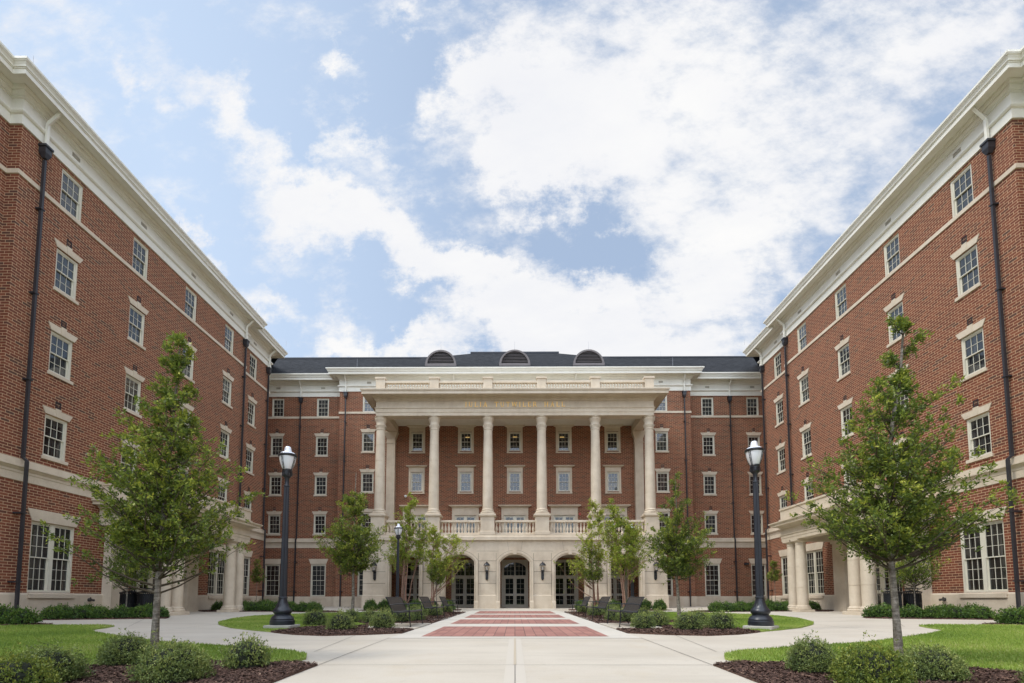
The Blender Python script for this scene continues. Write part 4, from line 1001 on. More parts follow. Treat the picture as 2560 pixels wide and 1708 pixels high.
# bench pads, paver bands and their pale borders
for s in (-1, 1):
    for y in (13.78, 18.9, 24.0):
        a, b = sorted((s*2.67, s*4.03)); drape('bench_pad', [(a,y),(b,y),(b,y+2.72),(a,y+2.72)], .028, 'concrete', skirt=.03)
BANDS = [(11.38,15.05),(16.5,19.6),(21.0,24.5),(25.9,30.3)]
drape('paving_border', [(-2.66,10.95),(2.66,10.95),(2.66,31.3),(-2.66,31.3)], .004, 'border_concrete', skirt=0)
for a, b in BANDS: drape('brick_paving', [(-2.07,a),(2.05,a),(2.0,b),(-2.02,b)] if False else [(-2.05,a),(2.05,a),(2.05,b),(-2.05,b)], .008, 'brick_pavers', skirt=0)
def strip(name, pts, w, lift, mat):
    m = MB(); pts = [Vector(p) for p in pts]
    for i, p in enumerate(pts):
        d = (pts[min(i+1,len(pts)-1)]-pts[max(i-1,0)]).normalized(); nn = Vector((-d.y, d.x))*w/2
        for q in (p+nn, p-nn): m.v.append((q.x, q.y, gz(q.x,q.y)+lift))
    m.f = [(2*i,2*i+1,2*i+3,2*i+2) for i in range(len(pts)-1)]; return struct(m.build(name, mat, fix=False))
def lin(a, b, n=24): return [(a[0]+(b[0]-a[0])*k/n, a[1]+(b[1]-a[1])*k/n) for k in range(n+1)]
strip('pavement_patch', lin((0,2),(0,10.9)), .24, .0035, 'joint_pale')
strip('pavement_joint', lin((0,-10),(0,6.72)), .007, .0075, 'joint_dark')
strip('joint_sealant', lin((0,6.74),(0,10.9)), .035, .0075, 'joint_sealant')
for a, b in (((-2.5,6.72),(2.5,6.72)), ((-2.66,11.0),(-2.53,6.7)), ((2.66,11.0),(2.53,6.7)), ((-2.48,3.2),(2.48,3.2)),((-2.66,10.93),(2.66,10.93))):
    strip('pavement_joint', lin(a,b), .010, .0078, 'joint_dark')
for s in (-1,1):
    for a, b in (((s*2.67,12.3),(s*2.67,31.3)), ((s*10.9,14.6),(s*13.4,18.7)), ((s*3.6,11.7),(s*3.2,8.3)), ((s*9.3,16.3),(s*8.9,11.6)), ((s*11.0,21.5),(s*14.2,21.2)),((s*10.9,23.8),(s*14.2,28.3)),((s*2.67,31.3),(s*2.67,36.4))):
        strip('pavement_joint', lin(a,b), .009, .0082, 'joint_dark')
strip('pavement_joint', lin((-10.8,31.35),(10.8,31.35)), .009, .0085, 'joint_dark')

# grass blades and bark chips: countless, so one object per patch
rng = np.random.default_rng(7)
def inside(poly, x, y):
    c = np.zeros(len(x), bool); n = len(poly)
    for i in range(n):
        x1, y1 = poly[i]; x2, y2 = poly[(i+1)%n]
        if y1 == y2: continue
        c ^= ((y1 > y) != (y2 > y)) & (x < (x2-x1)*(y-y1)/(y2-y1)+x1)
    return c
VG = np.vectorize(gz)
def scatter(poly, n, wy=None):
    xs = [p[0] for p in poly]; ys = [p[1] for p in poly]; X = []; Y = []
    got = 0
    while got < n:
        x = rng.uniform(min(xs), max(xs), n*2); y = rng.uniform(min(ys), max(ys), n*2); k = inside(poly, x, y)
        if wy is not None: k &= rng.random(len(x)) < wy(x, y)
        X.append(x[k]); Y.append(y[k]); got += k.sum()
    return np.concatenate(X)[:n], np.concatenate(Y)[:n]
def grass(poly, n, hgt, label_side, wy=None):
    x, y = scatter(poly, n, wy); z = VG(x, y)+.03
    a = rng.uniform(0, 2*pi, n); h = hgt*rng.uniform(.45, 1.25, n); w = .0045*rng.uniform(.7, 1.5, n)*(1+y/12); le = rng.uniform(0, .6, n)*h; b = rng.uniform(0, 2*pi, n)
    c, s = np.cos(a)*w, np.sin(a)*w
    V = np.stack([np.stack([x-c,y-s,z],1), np.stack([x+c,y+s,z],1), np.stack([x+np.cos(b)*le,y+np.sin(b)*le,z+h],1)], 1)
    tone = np.clip(.45+.28*np.sin(x*1.3+1.2*np.sin(y*.9))*np.cos(y*1.1)+rng.normal(0,.2,n), 0, 1)
    o = quads_mesh('grass', V, 3, 'grass_blade', tone); tag(o, label_side, 'grass', kind='stuff'); return o
nearw = lambda x, y: np.clip(1.25-(y-6)/14, .25, 1)*np.where(np.abs(x) > 13.5, .25, 1)
LAWN2 = [(max(x,-15), max(y, 4.2)) for x, y in LAWN]
grass(LAWN2, 120000, .042, 'short bright green lawn grass in front of the left wing', nearw)
grass(mir(LAWN2), 120000, .042, 'short bright green lawn grass in front of the right wing', nearw)
grass(ISL, 70000, .036, 'short green grass on the lawn island round the left lamp post')
grass(mir(ISL), 70000, .036, 'short green grass on the lawn island round the right lamp post')
def chips(poly, n, size, label, wy=None):
    x, y = scatter(poly, n, wy); z = VG(x, y)+.026+rng.uniform(0, .018, n)
    a = rng.uniform(0, 2*pi, n); L = size*rng.uniform(.4, 1.7, n)*np.sqrt(np.maximum(y,4)/6); w = L*rng.uniform(.18, .45, n); t = rng.uniform(-.5, .5, n)*L; u = rng.uniform(-.4,.4,n)*w
    ca, sa = np.cos(a), np.sin(a)
    V = np.stack([np.stack([x-ca*L-sa*w,y-sa*L+ca*w,z-t+u],1), np.stack([x-ca*L+sa*w,y-sa*L-ca*w,z-t-u],1), np.stack([x+ca*L+sa*w*.6,y+sa*L-ca*w*.6,z+t-u],1), np.stack([x+ca*L-sa*w*.6,y+sa*L+ca*w*.6,z+t+u],1)], 1)
    o = quads_mesh('bark_chips', V, 4, 'bark_chip', np.clip(rng.beta(1.6,2.6,n),0,1)); tag(o, label, 'mulch', kind='stuff')
MUL2 = [(x, max(y, 4.2)) for x, y in MUL]
chips(MUL2, 26000, .017, 'dark bark chips in the bed at the bottom left of the walk')
chips(mir(MUL2), 26000, .017, 'dark bark chips in the bed at the bottom right of the walk')
for P, n, w_ in ((MIS,12000,'under the shrubs before the {} lamp post'),(MST,14000,'in the strip behind the {} benches'),(BDA,3000,'under the shrubs at the near end of the {} wing'),(BDB,6000,'under the hedge between the {} wing and its porch'),(BHG,5000,'under the low hedge before the hall on the {}')):
    chips(P, n, .019, 'dark bark chips '+w_.format('left'), None); chips(mir(P), n, .019, 'dark bark chips '+w_.format('right'), None)
# ------------------------------------------------------------------ lamp posts, lanterns, benches, bins
def lamp_post(loc, label):
    t = empty('lamp_post', loc, label, 'lamp post', 'tall black lamp posts')
    MB().cbox(-.39, .39, -.39, .39, -.06, .115, .015).build('footing', 'pad_concrete', t)
    b = MB(); b.lathe([(.345,.116),(.35,.13),(.35,.23),(.335,.245),(.325,.25),(.325,.27),(.335,.28),(.30,.33),(.25,.375),(.232,.385),(.232,.40)], 0, 0, 32)
    b.build('base', 'lamp_black', t, smooth=True)
    u = MB(); u.lathe([(.22,.40),(.235,.42),(.265,.455),(.272,.49),(.262,.53),(.225,.565),(.19,.61),(.155,.68),(.13,.77),(.118,.83)], 0, 0, 36, flute=.05, fl=(.5,.82))
    u.lathe([(.118,.83),(.132,.84),(.132,.86),(.118,.875),(.108,.88)], 0, 0, 24); u.build('flared_shaft', 'lamp_black', t, smooth=True)
    p = MB(); p.lathe([(.108,.88),(.104,1.4),(.094,2.4),(.083,3.4),(.078,3.93)], 0, 0, 32, flute=.10)
    p.lathe([(.078,3.93),(.092,3.94),(.092,3.965),(.07,3.98),(.062,4.02),(.064,4.16),(.08,4.19)], 0, 0, 20); p.build('pole', 'lamp_black', t, smooth=True)
    c = MB(); c.lathe([(.06,4.17),(.10,4.20),(.128,4.235),(.135,4.27),(.135,4.33),(.148,4.335),(.148,4.36),(.13,4.375),(.145,4.40),(.13,4.43)], 0, 0, 24)
    for k in range(10): a = 2*pi*k/10; c.box(.135*cos(a)-.012, .135*cos(a)+.012, .135*sin(a)-.012, .135*sin(a)+.012, 4.24, 4.33)
    c.build('lamp_collar', 'black_paint', t, smooth=True)
    g = MB(); g.lathe([(.10,4.40),(.135,4.435),(.17,4.50),(.205,4.58),(.228,4.66),(.240,4.74),(.243,4.785)], 0, 0, 32); go = g.build('globe', 'lamp_glass', t, smooth=True)
    r = MB(); r.lathe([(.245,4.775),(.275,4.785),(.278,4.805),(.262,4.815),(.262,4.845),(.24,4.85)], 0, 0, 32)
    for k in range(4):
        a = pi/4*0+pi/2*k-.25
        for da in (-.10, .10):
            pts = [((rr+.010)*cos(a+da*(1 if z > 4.5 else .6)), (rr+.010)*sin(a+da*(1 if z > 4.5 else .6)), z) for rr, z in ((.262,4.79),(.243,4.72),(.222,4.62),(.185,4.51),(.14,4.41))]
            r.tube(pts, .007, 5)
        for z0, z1, r0, r1, sg in ((4.76,4.70,.25,.242,1),(4.70,4.63,.242,.23,-1),(4.63,4.56,.23,.208,1),(4.56,4.49,.208,.18,-1)):
            r.tube([((r0+.012)*cos(a-.09*sg),(r0+.012)*sin(a-.09*sg),z0),((r1+.012)*cos(a+.09*sg),(r1+.012)*sin(a+.09*sg),z1)], .004, 4)
    r.build('ring', 'black_paint', t, smooth=True)
    d = MB(); d.lathe([(.238,4.846),(.225,4.87),(.19,4.895),(.15,4.91),(.125,4.92),(.118,4.925),(.108,4.96),(.098,5.01),(.086,5.05),(.06,5.075),(.02,5.085)], 0, 0, 32); d.build('lamp_hood', 'lamp_dome', t, smooth=True)
    t.scale = (.90, .90, .99)
    return t
L1 = lamp_post((-6.29, 14.0, gz(6.3,14)), 'near black lamp post left of the walk, on a concrete footing in the grass'); TL = tree_of(L1)
dup(L1, (6.42, 13.6, gz(6.4,13.6)), 0.85, 'near black lamp post right of the walk, on a concrete footing in the grass', TL)
dup(L1, (-6.68, 29.35, gz(6.7,29.3)), .4, 'far black lamp post behind the left benches, in front of the arcade', TL)
dup(L1, (6.72, 29.6, gz(6.7,29.6)), 1.2, 'far black lamp post behind the right benches, half hidden by light green leaves', TL)

def lantern(x, label):
    t = empty('wall_lantern', (x, YA_-.05, 0), label, 'wall lantern', 'wall lanterns on the arcade')
    b = MB(); b.box(-.085, .085, -.06, .03, 1.45, 1.98); b.frustum((-.02,.02,-.02,.02),(-.085,.085,-.06,.03), 1.36, 1.45); b.box(-.05,.05,-.11,-.06,1.6,1.9)
    b.frustum((-.085,.085,-.06,.03),(-.05,.05,-.04,.03),1.981,2.03); b.tube([(0,-.06,1.78),(0,-.16,1.80),(0,-.22,1.88),(0,-.22,1.98)], .025, 8); b.build('bracket', 'black_paint', t)
    f = MB(); y = -.22; f.lathe([(.05,1.96),(.10,1.99),(.125,2.03),(.115,2.06)], 0, y, 6)
    for k in range(6):
        a = 2*pi*k/6; f.tube([(.105*cos(a),y+.105*sin(a),2.05),(.175*cos(a),y+.175*sin(a),2.39)], .009, 4)
    f.lathe([(.205,2.39),(.215,2.41),(.19,2.45),(.165,2.50),(.11,2.57),(.06,2.60),(.03,2.605),(.045,2.63),(.045,2.65),(.02,2.67)], 0, y, 12); f.build('lantern_frame', 'black_paint', t, smooth=True)
    MB().lathe([(.055,2.06),(.065,2.10),(.075,2.25),(.06,2.30)], 0, y, 12).build('lamp_glass', 'lantern_glass', t, smooth=True)
    t.scale = (1.12, 1.12, 1.0)
    return t
names = ['black lantern at the far left end of the arcade, left of every arch', 'black lantern on the arcade between the two left arches', 'black lantern on the arcade just left of the middle arch',
         'black lantern on the arcade just right of the middle arch', 'black lantern on the arcade between the two right arches', 'black lantern at the far right end of the arcade, right of every arch']
LX = [-9.95, -5.9, -1.98, 1.96, 5.9, 9.95]
l0 = lantern(LX[0], names[0]); tl = tree_of(l0)
for x, n_ in zip(LX[1:], names[1:]): dup(l0, (x, YA_-.05, 0), None, n_, tl)

def bench():
    """local: length along y (1.9 m), sitter faces +x, front feet near x = 0"""
    t = empty('park_bench', (0,0,0), '', 'bench', 'dark metal benches facing the walk')
    hl = .93
    s = MB()                                                     # mesh seat curling up into a raked back
    prof = [(.04,.425),(.0,.44),(-.10,.425),(-.28,.405),(-.42,.405),(-.455,.43),(-.50,.53),(-.56,.68),(-.62,.80),(-.64,.82)]
    n = len(prof)
    seat = prof[:5]; back = prof[4:]
    for nm, pr in (('seat', seat), ('backrest', back)):
        m = MB()
        nn = 24
        for i in range(nn):                                       # narrow slats with slits between, all one woven panel
            y0, y1 = -hl+2*hl*i/nn+.004, -hl+2*hl*(i+1)/nn-.004
            for k in range(len(pr)-1):
                (x0,z0),(x1,z1) = pr[k], pr[k+1]
                m.add([(x0,y0,z0),(x0,y1,z0),(x1,y1,z1),(x1,y0,z1),(x0,y0,z0-.012),(x0,y1,z0-.012),(x1,y1,z1-.012),(x1,y0,z1-.012)], [(0,1,2,3),(7,6,5,4),(0,4,5,1),(1,5,6,2),(2,6,7,3),(3,7,4,0)])
        for f_ in (.15,.5,.85):
            q = int(f_*(len(pr)-1)); m.tube([(pr[q][0],-hl,pr[q][1]-.014),(pr[q][0],hl,pr[q][1]-.014)], .010, 6)
        m.tube([(pr[0 if nm=='seat' else -1][0],-hl,pr[0 if nm=='seat' else -1][1]),(pr[0 if nm=='seat' else -1][0],hl,pr[0 if nm=='seat' else -1][1])], .016, 8)
        m.build(nm, 'bench_mesh', t, fix=False)
    for s_ in (-1, 1):
        y = s_*hl
        f = MB(); f.tube([(x_, y, z_) for x_, z_ in prof], .016, 8); f.build('side_rail', 'black_paint', t, smooth=True)
        a = MB(); a.tube([(-.535,y+s_*.012,.60),(-.30,y+s_*.012,.635),(-.06,y+s_*.012,.64),(.005,y+s_*.012,.61),(.02,y+s_*.012,.54),(.02,y+s_*.012,.40)], .013, 8); a.build('armrest', 'black_paint', t, smooth=True)
        for x0, x1 in ((.02,.06), (-.44,-.60)):
            l = MB(); l.tube([(x0,y,.43),(x0*.8+x1*.2,y,.25),(x1,y,.008)], .016, 8); l.cbox(x1-.03, x1+.03, y-.055, y+.055, 0, .008, .002); l.build('leg', 'black_paint', t, smooth=True)
    c = MB(); c.tube([(-.30,-hl,.39),(-.30,hl,.39)], .018, 8); c.build('cross_bar', 'black_paint', t)
    return t
BN = bench(); tb = tree_of(BN)
BY = [15.30, 20.35, 25.45]; wd = ['nearest', 'middle', 'farthest']; first = True
for s in (-1, 1):
    for y, w_ in zip(BY, wd):
        lab = f'{w_} of the three dark metal benches {"left" if s < 0 else "right"} of the red brick walk'
        x = s*2.95; z = gz(x,y)+.028
        if first: BN.location = (x,y,z); BN['label'] = lab; first = False; BN.rotation_euler.z = 0
        else: dup(BN, (x,y,z), 0 if s < 0 else pi, lab, tb)

def bin_():
    t = empty('litter_bin', (0,0,0), '', 'litter bin', 'black slatted litter bins at the porches')
    b = MB(); b.lathe([(.255,.05),(.27,.10),(.27,.86),(.255,.88)], 0, 0, 24); b.build('body', 'vent_dark', t, smooth=True)
    s = MB()
    for k in range(26):
        a = 2*pi*k/26; c, q = cos(a), sin(a)
        s.tube([(.285*c,.285*q,.04),(.292*c,.292*q,.5),(.285*c,.285*q,.90),(.32*c,.32*q,.945)], .014, 4)
    for z in (.06, .5, .88): s.lathe([(.29,z),(.302,z+.005),(.302,z+.035),(.29,z+.04)], 0, 0, 26)
    s.build('slats', 'black_paint', t)
    l = MB(); l.lathe([(.325,.945),(.335,.96),(.30,.985),(.20,1.01),(.175,1.02),(.165,.985)], 0, 0, 28)
    for k in range(3):
        a = 2*pi*k/3; l.tube([(.22*cos(a),.22*sin(a),1.0),(.22*cos(a),.22*sin(a),1.10)], .012, 5)
    l.lathe([(.25,1.09),(.26,1.10),(.20,1.13),(.05,1.15)], 0, 0, 24); l.build('lid', 'black_paint', t, smooth=True)
    return t
B0 = bin_(); tt = tree_of(B0)
spots = [(-15.62,20.85,'black slatted litter bin nearer the wall at the left porch'),(-14.92,20.85,'black slatted litter bin nearer the column at the left porch'),
         (15.95,20.85,'black slatted litter bin nearer the wall at the right porch'),(15.15,20.85,'black slatted litter bin nearer the doors at the right porch')]
for i, (x, y, lb) in enumerate(spots):
    if i == 0: B0.location = (x,y,gz(x,y)+.002); B0['label'] = lb
    else: dup(B0, (x,y,gz(x,y)+.002), .4*i, lb, tt)

def small(name, mb_mat, loc, rz, label, cat):
    t = empty(name, loc, label, cat, None, rz)
    for nm, mb, mt in mb_mat: mb.build(nm, mt, t, smooth=True)
    return t
def hose(): 
    a = MB(); a.tube([(0,0,0),(0,-.07,0)], [.075,.075], 14); b = MB()
    for x in (-.045, .045): b.tube([(x,-.07,0),(x*1.8,-.14,-.02),(x*1.9,-.16,-.02)], [.04,.045,.045], 10)
    b.tube([(0,-.06,.05),(0,-.08,.10)], .02, 6)
    return [('wall_plate', a, 'cast_iron'), ('nozzles', b, 'cast_iron')]
small('fire_connection', hose(), (-17.37,21.0,.0), R(90), 'dark metal fire hose connection on the stone base of the left wing', 'hose connection')
small('fire_connection', hose(), (17.37,21.0,.0), R(-90), 'dark metal fire hose connection on the stone base of the right wing', 'hose connection')
cm = MB(); cm.tube([(0,0,0),(0,-.14,.02)], .03, 8); dm = MB(); dm.lathe([(.02,-.14),(.09,-.10),(.115,-.03),(.115,.05),(.04,.07)], 0, -.18, 16)
small('security_camera', [('arm', cm, 'white_plastic'), ('dome', dm, 'white_plastic')], (-8.66,40.53,8.2), 0, 'small white dome camera on the brick wall behind the left column', 'camera')
fm = MB(); fm.box(-.17,.17,-.20,-.06,-.09,.09); f2 = MB(); f2.box(-.06,.06,-.06,0,-.06,.06)
small('floodlight', [('head', fm, 'vent_dark'), ('arm', f2, 'vent_dark')], (18.62,41.6,2.86), 0, 'dark box floodlight on the brick wall right of the hall downspout', 'floodlight')
ra = MB(); ra.box(-.06,.06,-.04,0,-.09,.09)
small('fire_alarm', [('alarm_box', ra, 'red_plastic')], (5.15,40.53,6.75), 0, 'small red fire alarm on the brick above the balcony', 'fire alarm')
ab = MB(); ab.box(-.07,.07,-.13,0,-.38,.38)
small('ash_receptacle', [('box', ab, 'vent_dark')], (5.42,40.53,.35), 0, 'narrow dark ash receptacle on the wall beside the right arch door', 'ash bin')
# ------------------------------------------------------------------ plants
def unit(a): return a / np.maximum(np.linalg.norm(a, axis=1, keepdims=True), 1e-9)
def rosettes(P, D, n, L, wid, spread, rng, tone_base, jit=.25):
    """n leaves round every tip P pointing along D"""
    P = np.repeat(P, n, 0); D = np.repeat(unit(D), n, 0); tb = np.repeat(tone_base, n); m = len(P)
    r = unit(rng.normal(size=(m,3))); d = unit(D*(1-spread)+r*spread + np.array([0,0,.12]))
    l = L*rng.uniform(.6, 1.25, m)[:,None]; w = l*wid*.5
    side = unit(np.cross(d, unit(rng.normal(size=(m,3))+np.array([0,0,.6])))); nrm = np.cross(side, d)
    base = P + rng.normal(size=(m,3))*L*.35
    V = np.stack([base, base+d*l*.5+side*w+nrm*l*.06, base+d*l-nrm*l*.05, base+d*l*.5-side*w+nrm*l*.06], 1)
    return V, np.clip(tb + rng.normal(0, jit*.6, m), 0, 1)
TOP = lambda cx, z0, z1, n, r, sd: (lambda q: [(cx(z0+(z1-z0)*i/n)+q.uniform(-r,r), q.uniform(-r,r), z0+(z1-z0)*i/n) for i in range(n)])(random.Random(sd))
def branchy(name, loc, label, cat, group, trunks, targets, seed, leafmat, barkmat, leafL, nleaf, nside, ang=.75, twigr=.006, trunk_r=(.05,.012), wid=.42, spread=.55, tone0=.35, fill=(.22,1.0)):
    rg = np.random.default_rng(seed); rnd = random.Random(seed)
    t = empty(name, loc, label, cat, group); tr = MB(); br = MB(); P = []; D = []; T = []
    zmax = max(q[2] for q in targets); zmin = min(q[2] for q in targets)
    for pl in trunks:
        k = len(pl); rr = [trunk_r[0]*(1-i/(k-1))+trunk_r[1]*i/(k-1) for i in range(k)]; rr[0] *= 1.25
        tr.tube(pl, rr, 10)
    dense = []
    for pl in trunks:
        for a, b in zip(pl[:-1], pl[1:]):
            for q in range(6): dense.append(Vector(a).lerp(Vector(b), q/6))
        dense.append(Vector(pl[-1]))
    for tg in targets:
        g = Vector(tg)
        def cost(p):
            h = sqrt((g.x-p.x)**2+(g.y-p.y)**2); return h + abs((g.z-p.z) - h*ang)*.8 + (5 if p.z > g.z+.02 else 0)
        o = min(dense, key=cost); L = (g-o).length
        if L < .03: continue
        mid = o.lerp(g, .5) + Vector((rnd.uniform(-.07,.07)*L, rnd.uniform(-.07,.07)*L, -.07*L)); pts = [o, o.lerp(mid,.5)+Vector((0,0,-.02*L)), mid, mid.lerp(g,.55)+Vector((0,0,.01*L)), g]
        br.tube(pts, [twigr*(1+1.3*L), twigr*(1+.9*L), twigr*(.8+.5*L), twigr*.7, twigr*.35], 4)
        tz = (g.z-zmin)/(zmax-zmin+.01); gt = rnd.gauss(0, .10)
        for q in range(nside):
            f = fill[0]+(fill[1]-fill[0])*((q+rnd.random())/nside); i = min(3, int(f*4)); p = pts[i].lerp(pts[i+1], f*4-i)
            dr = (pts[i+1]-pts[i]).normalized(); sd_ = Vector((rnd.gauss(0,1), rnd.gauss(0,1), rnd.gauss(.25,.7))).normalized()
            dd = (dr*.55+sd_*.75).normalized(); ll = (.07+.20*L*(1.15-f))*rnd.uniform(.5,1.25)*(leafL/.055)**.5
            e = p+dd*ll
            if rnd.random() < .6: br.tube([p, e], [twigr*.5, twigr*.2], 3)
            for u in (.45, 1.0):
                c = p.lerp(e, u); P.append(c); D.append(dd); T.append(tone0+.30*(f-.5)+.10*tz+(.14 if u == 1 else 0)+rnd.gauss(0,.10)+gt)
    tr.build('trunk', barkmat, t, smooth=True); br.build('branches', 'twig_bark' if barkmat != 'cinnamon_bark' else 'cinnamon_bark', t, fix=False)
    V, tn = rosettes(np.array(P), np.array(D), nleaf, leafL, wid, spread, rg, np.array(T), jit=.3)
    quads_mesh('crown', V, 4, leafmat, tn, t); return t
def profile_targets(prof, n, seed, cx=lambda z: 0, cy=lambda z: 0, inner=.35, asym=None):
    rnd = random.Random(seed); out = []
    z0, z1 = prof[0][0], prof[-1][0]
    def R_(z):
        for (a, ra), (b, rb) in zip(prof[:-1], prof[1:]):
            if a <= z <= b: return ra+(rb-ra)*(z-a)/(b-a)
        return 0
    zs = []
    while len(zs) < n:
        z = rnd.uniform(z0, z1)
        if z > z0+(z1-z0)*.45 and rnd.random() < .42: continue
        if rnd.random() < (R_(z)/max(r for _, r in prof))**1.35+.03: zs.append(z)
    for i, z in enumerate(sorted(zs)):
        a = i*2.39996+rnd.uniform(-.4,.4); lob = 1+.24*sin(a*3+z*4.1+seed)+.16*sin(a*5-z*6); r = R_(z)*lob*(1 if rnd.random() < .6 else rnd.uniform(inner, 1))*rnd.uniform(.8,1.06)
        if asym: r *= asym(a, z)
        out.append((cx(z)+r*cos(a), cy(z)+r*sin(a), z))
    return out
hg = 'small broadleaf trees in the courtyard'
# near trees
pf = [(1.50,.45),(1.65,.95),(2.0,.96),(2.47,.88),(3.05,.78),(3.4,.58),(3.65,.40),(3.95,.20),(4.2,.12),(4.45,.07)]
cxL = lambda z: -.02+.10*max(0,z-1.5)*.3
x, y = -4.86, 7.0
branchy('courtyard_tree', (x,y,gz(x,y)+.02), 'nearest left tree with a dense pointed green crown and pale blotched trunk', 'tree', hg,
        [[(-.005,0,-.05),(.0,0,.6),(.005,0,1.2),(.03,0,2.0),(.05,.02,2.9),(.10,.02,3.7),(.13,.02,4.5)]], profile_targets(pf, 165, 3, cxL, asym=lambda a, z: 1.08 if (cos(a) > .3 and z < 2.6) or (cos(a) < -.5 and z < 1.9) else .95) + TOP(lambda z: .12, 3.5, 4.62, 11, .16, 4), 11, 'holly_leaf', 'grey_bark', .052, 10, 10, ang=.6, trunk_r=(.050,.008))
pf = [(1.52,.45),(1.70,.85),(1.9,1.05),(2.43,1.02),(2.71,.82),(3.28,.64),(3.58,.50),(3.86,.24),(4.15,.26),(4.4,.14),(4.66,.06)]
x, y = 4.95, 6.75
branchy('courtyard_tree', (x,y,gz(x,y)+.02), 'nearest right tree, broader and darker with a crooked sparse top', 'tree', hg,
        [[(0,0,-.05),(-.01,0,.6),(-.03,0,1.2),(-.02,.01,1.9),(.02,.01,2.6),(.09,0,3.2),(.24,.02,3.8),(.30,.02,4.3),(.34,.02,4.6)]], profile_targets(pf, 165, 8, lambda z: .0+.12*max(0,min(z,3.9)-2.4), asym=lambda a, z: .97) + TOP(lambda z: .30, 3.7, 4.7, 8, .20, 5), 23, 'holly_leaf', 'grey_bark', .052, 10, 10, ang=.55, trunk_r=(.047,.009), tone0=.30)
# island trees
pf = [(1.75,.35),(2.1,.85),(2.6,1.05),(3.1,1.03),(3.6,.78),(4.0,.58),(4.3,.46),(4.7,.28),(5.25,.08)]
x, y = -5.75, 18.3
branchy('courtyard_tree', (x,y,gz(x,y)+.03), 'tree standing among shrubs between the left lamp post and the benches', 'tree', hg, [[(-.02,0,-.05),(.02,0,.8),(.0,0,1.7),(.03,0,2.8),(.0,0,3.9),(.02,0,5.3)]], profile_targets(pf, 135, 5), 31, 'holly_leaf', 'grey_bark', .075, 8, 9, ang=.5, trunk_r=(.062,.012), tone0=.33)
pf = [(1.65,.35),(2.0,.95),(2.5,1.15),(3.0,1.12),(3.5,.80),(3.9,.55),(4.3,.44),(4.7,.28),(5.2,.08)]
x, y = 5.70, 18.1
branchy('courtyard_tree', (x,y,gz(x,y)+.03), 'tree standing among shrubs between the right lamp post and the benches', 'tree', hg, [[(.03,0,-.05),(.0,0,.8),(-.05,0,1.7),(-.02,0,2.8),(.02,0,3.9),(.0,0,5.2)]], profile_targets(pf, 150, 6), 32, 'holly_leaf', 'grey_bark', .075, 8, 9, ang=.5, trunk_r=(.062,.012), tone0=.27)
# small rounded trees in the beds
def small_tree(x, y, zc, r, h, label, seed, tr=.025, n=60, leafL=.07):
    pf = [(zc-r*.75,r*.5),(zc-r*.4,r*.95),(zc,r),(zc+r*.5,r*.8),(zc+h,r*.25)]
    branchy('ornamental_tree', (x,y,gz(x,y)+.02), label, 'tree', 'young trees in the planting beds', [[(0,0,-.05),(.01,0,.6),(0,0,zc-r*.5),(.01,0,zc+h*.9)]], profile_targets(pf, n, seed), seed, 'holly_leaf', 'grey_bark', leafL, 6, 6, trunk_r=(tr,.008), tone0=.25)
small_tree(-14.85, 19.7, 2.15, .95, 1.3, 'young round tree in the bed beside the left porch, partly behind the nearest tree', 41, .03, 75, .085)
small_tree(15.15, 19.7, 2.15, .98, 1.3, 'young round tree in the bed beside the right porch, partly behind the nearest tree', 42, .03, 75, .085)
small_tree(-16.55, 33.0, 2.1, .42, 1.0, 'slim young tree against the ground floor window beyond the left porch', 43, .02, 34, .085)
small_tree(16.55, 33.0, 2.1, .42, 1.0, 'slim young tree against the ground floor window beyond the right porch', 44, .02, 34, .085)
small_tree(-4.80, 31.6, 2.35, .72, 1.2, 'young round tree before the left arch, behind the farthest bench', 45, .028, 55, .09)
small_tree(4.75, 31.6, 2.45, .78, 1.2, 'young round tree before the right arch, behind the farthest bench', 46, .028, 55, .09)
# multi-stemmed flowering trees
def myrtle(x, y, H_, label, seed, blobs, nst, leafL=.10, base_sp=.12, n=60, tone0=.42):
    rnd = random.Random(seed); trunks = []
    for k in range(nst):
        a = 2*pi*k/nst+rnd.uniform(-.3,.3); r1 = base_sp; b = blobs[k % len(blobs)]; tx, ty, tz = b[0]
        p0 = Vector((r1*cos(a), r1*sin(a), -.05)); p4 = Vector((tx+rnd.uniform(-.15,.15), ty+rnd.uniform(-.1,.1), tz+b[1][2]*.5))
        pts = [p0]
        for q, f in enumerate((.2,.4,.6,.8,1.0)):
            p = p0.lerp(p4, f); w_ = (1-f)*.12; pts.append(p+Vector((cos(a)*w_*2*f+rnd.uniform(-.05,.05), sin(a)*w_*2*f+rnd.uniform(-.05,.05), 0)))
        trunks.append([tuple(p) for p in pts])
    tg = []
    for c, r in blobs:
        for _ in range(int(n*.8*r[0]*r[2]/.8)+5):
            d = Vector((rnd.gauss(0,1), rnd.gauss(0,1), rnd.gauss(0,1))).normalized()*rnd.uniform(.3,1.35); tg.append((c[0]+d.x*r[0], c[1]+d.y*r[1], c[2]+d.z*r[2]))
    return branchy('flowering_tree', (x,y,gz(x,y)+.02), label, 'tree', 'multi-stemmed light green trees before the arcade', trunks, tg, seed, 'myrtle_leaf', 'cinnamon_bark', leafL, 4, 7, ang=1.0, trunk_r=(.048,.012), wid=.55, spread=.7, tone0=tone0+.16, twigr=.006, fill=(.3,1.0))
myrtle(-6.95, 32.4, 7.3, 'multi-stemmed light green tree before the far left arches, taller left one', 51,
       [((-.15,0,3.5),(1.15,1.0,.95)),((.9,.1,3.9),(.95,.8,.9)),((.15,0,5.0),(.75,.7,.8)),((.05,0,6.1),(.55,.5,.65)),((.45,0,7.0),(.30,.3,.6)),((1.25,0,5.3),(.45,.4,.5)),((-.85,0,4.3),(.5,.5,.6))], 5, n=52)
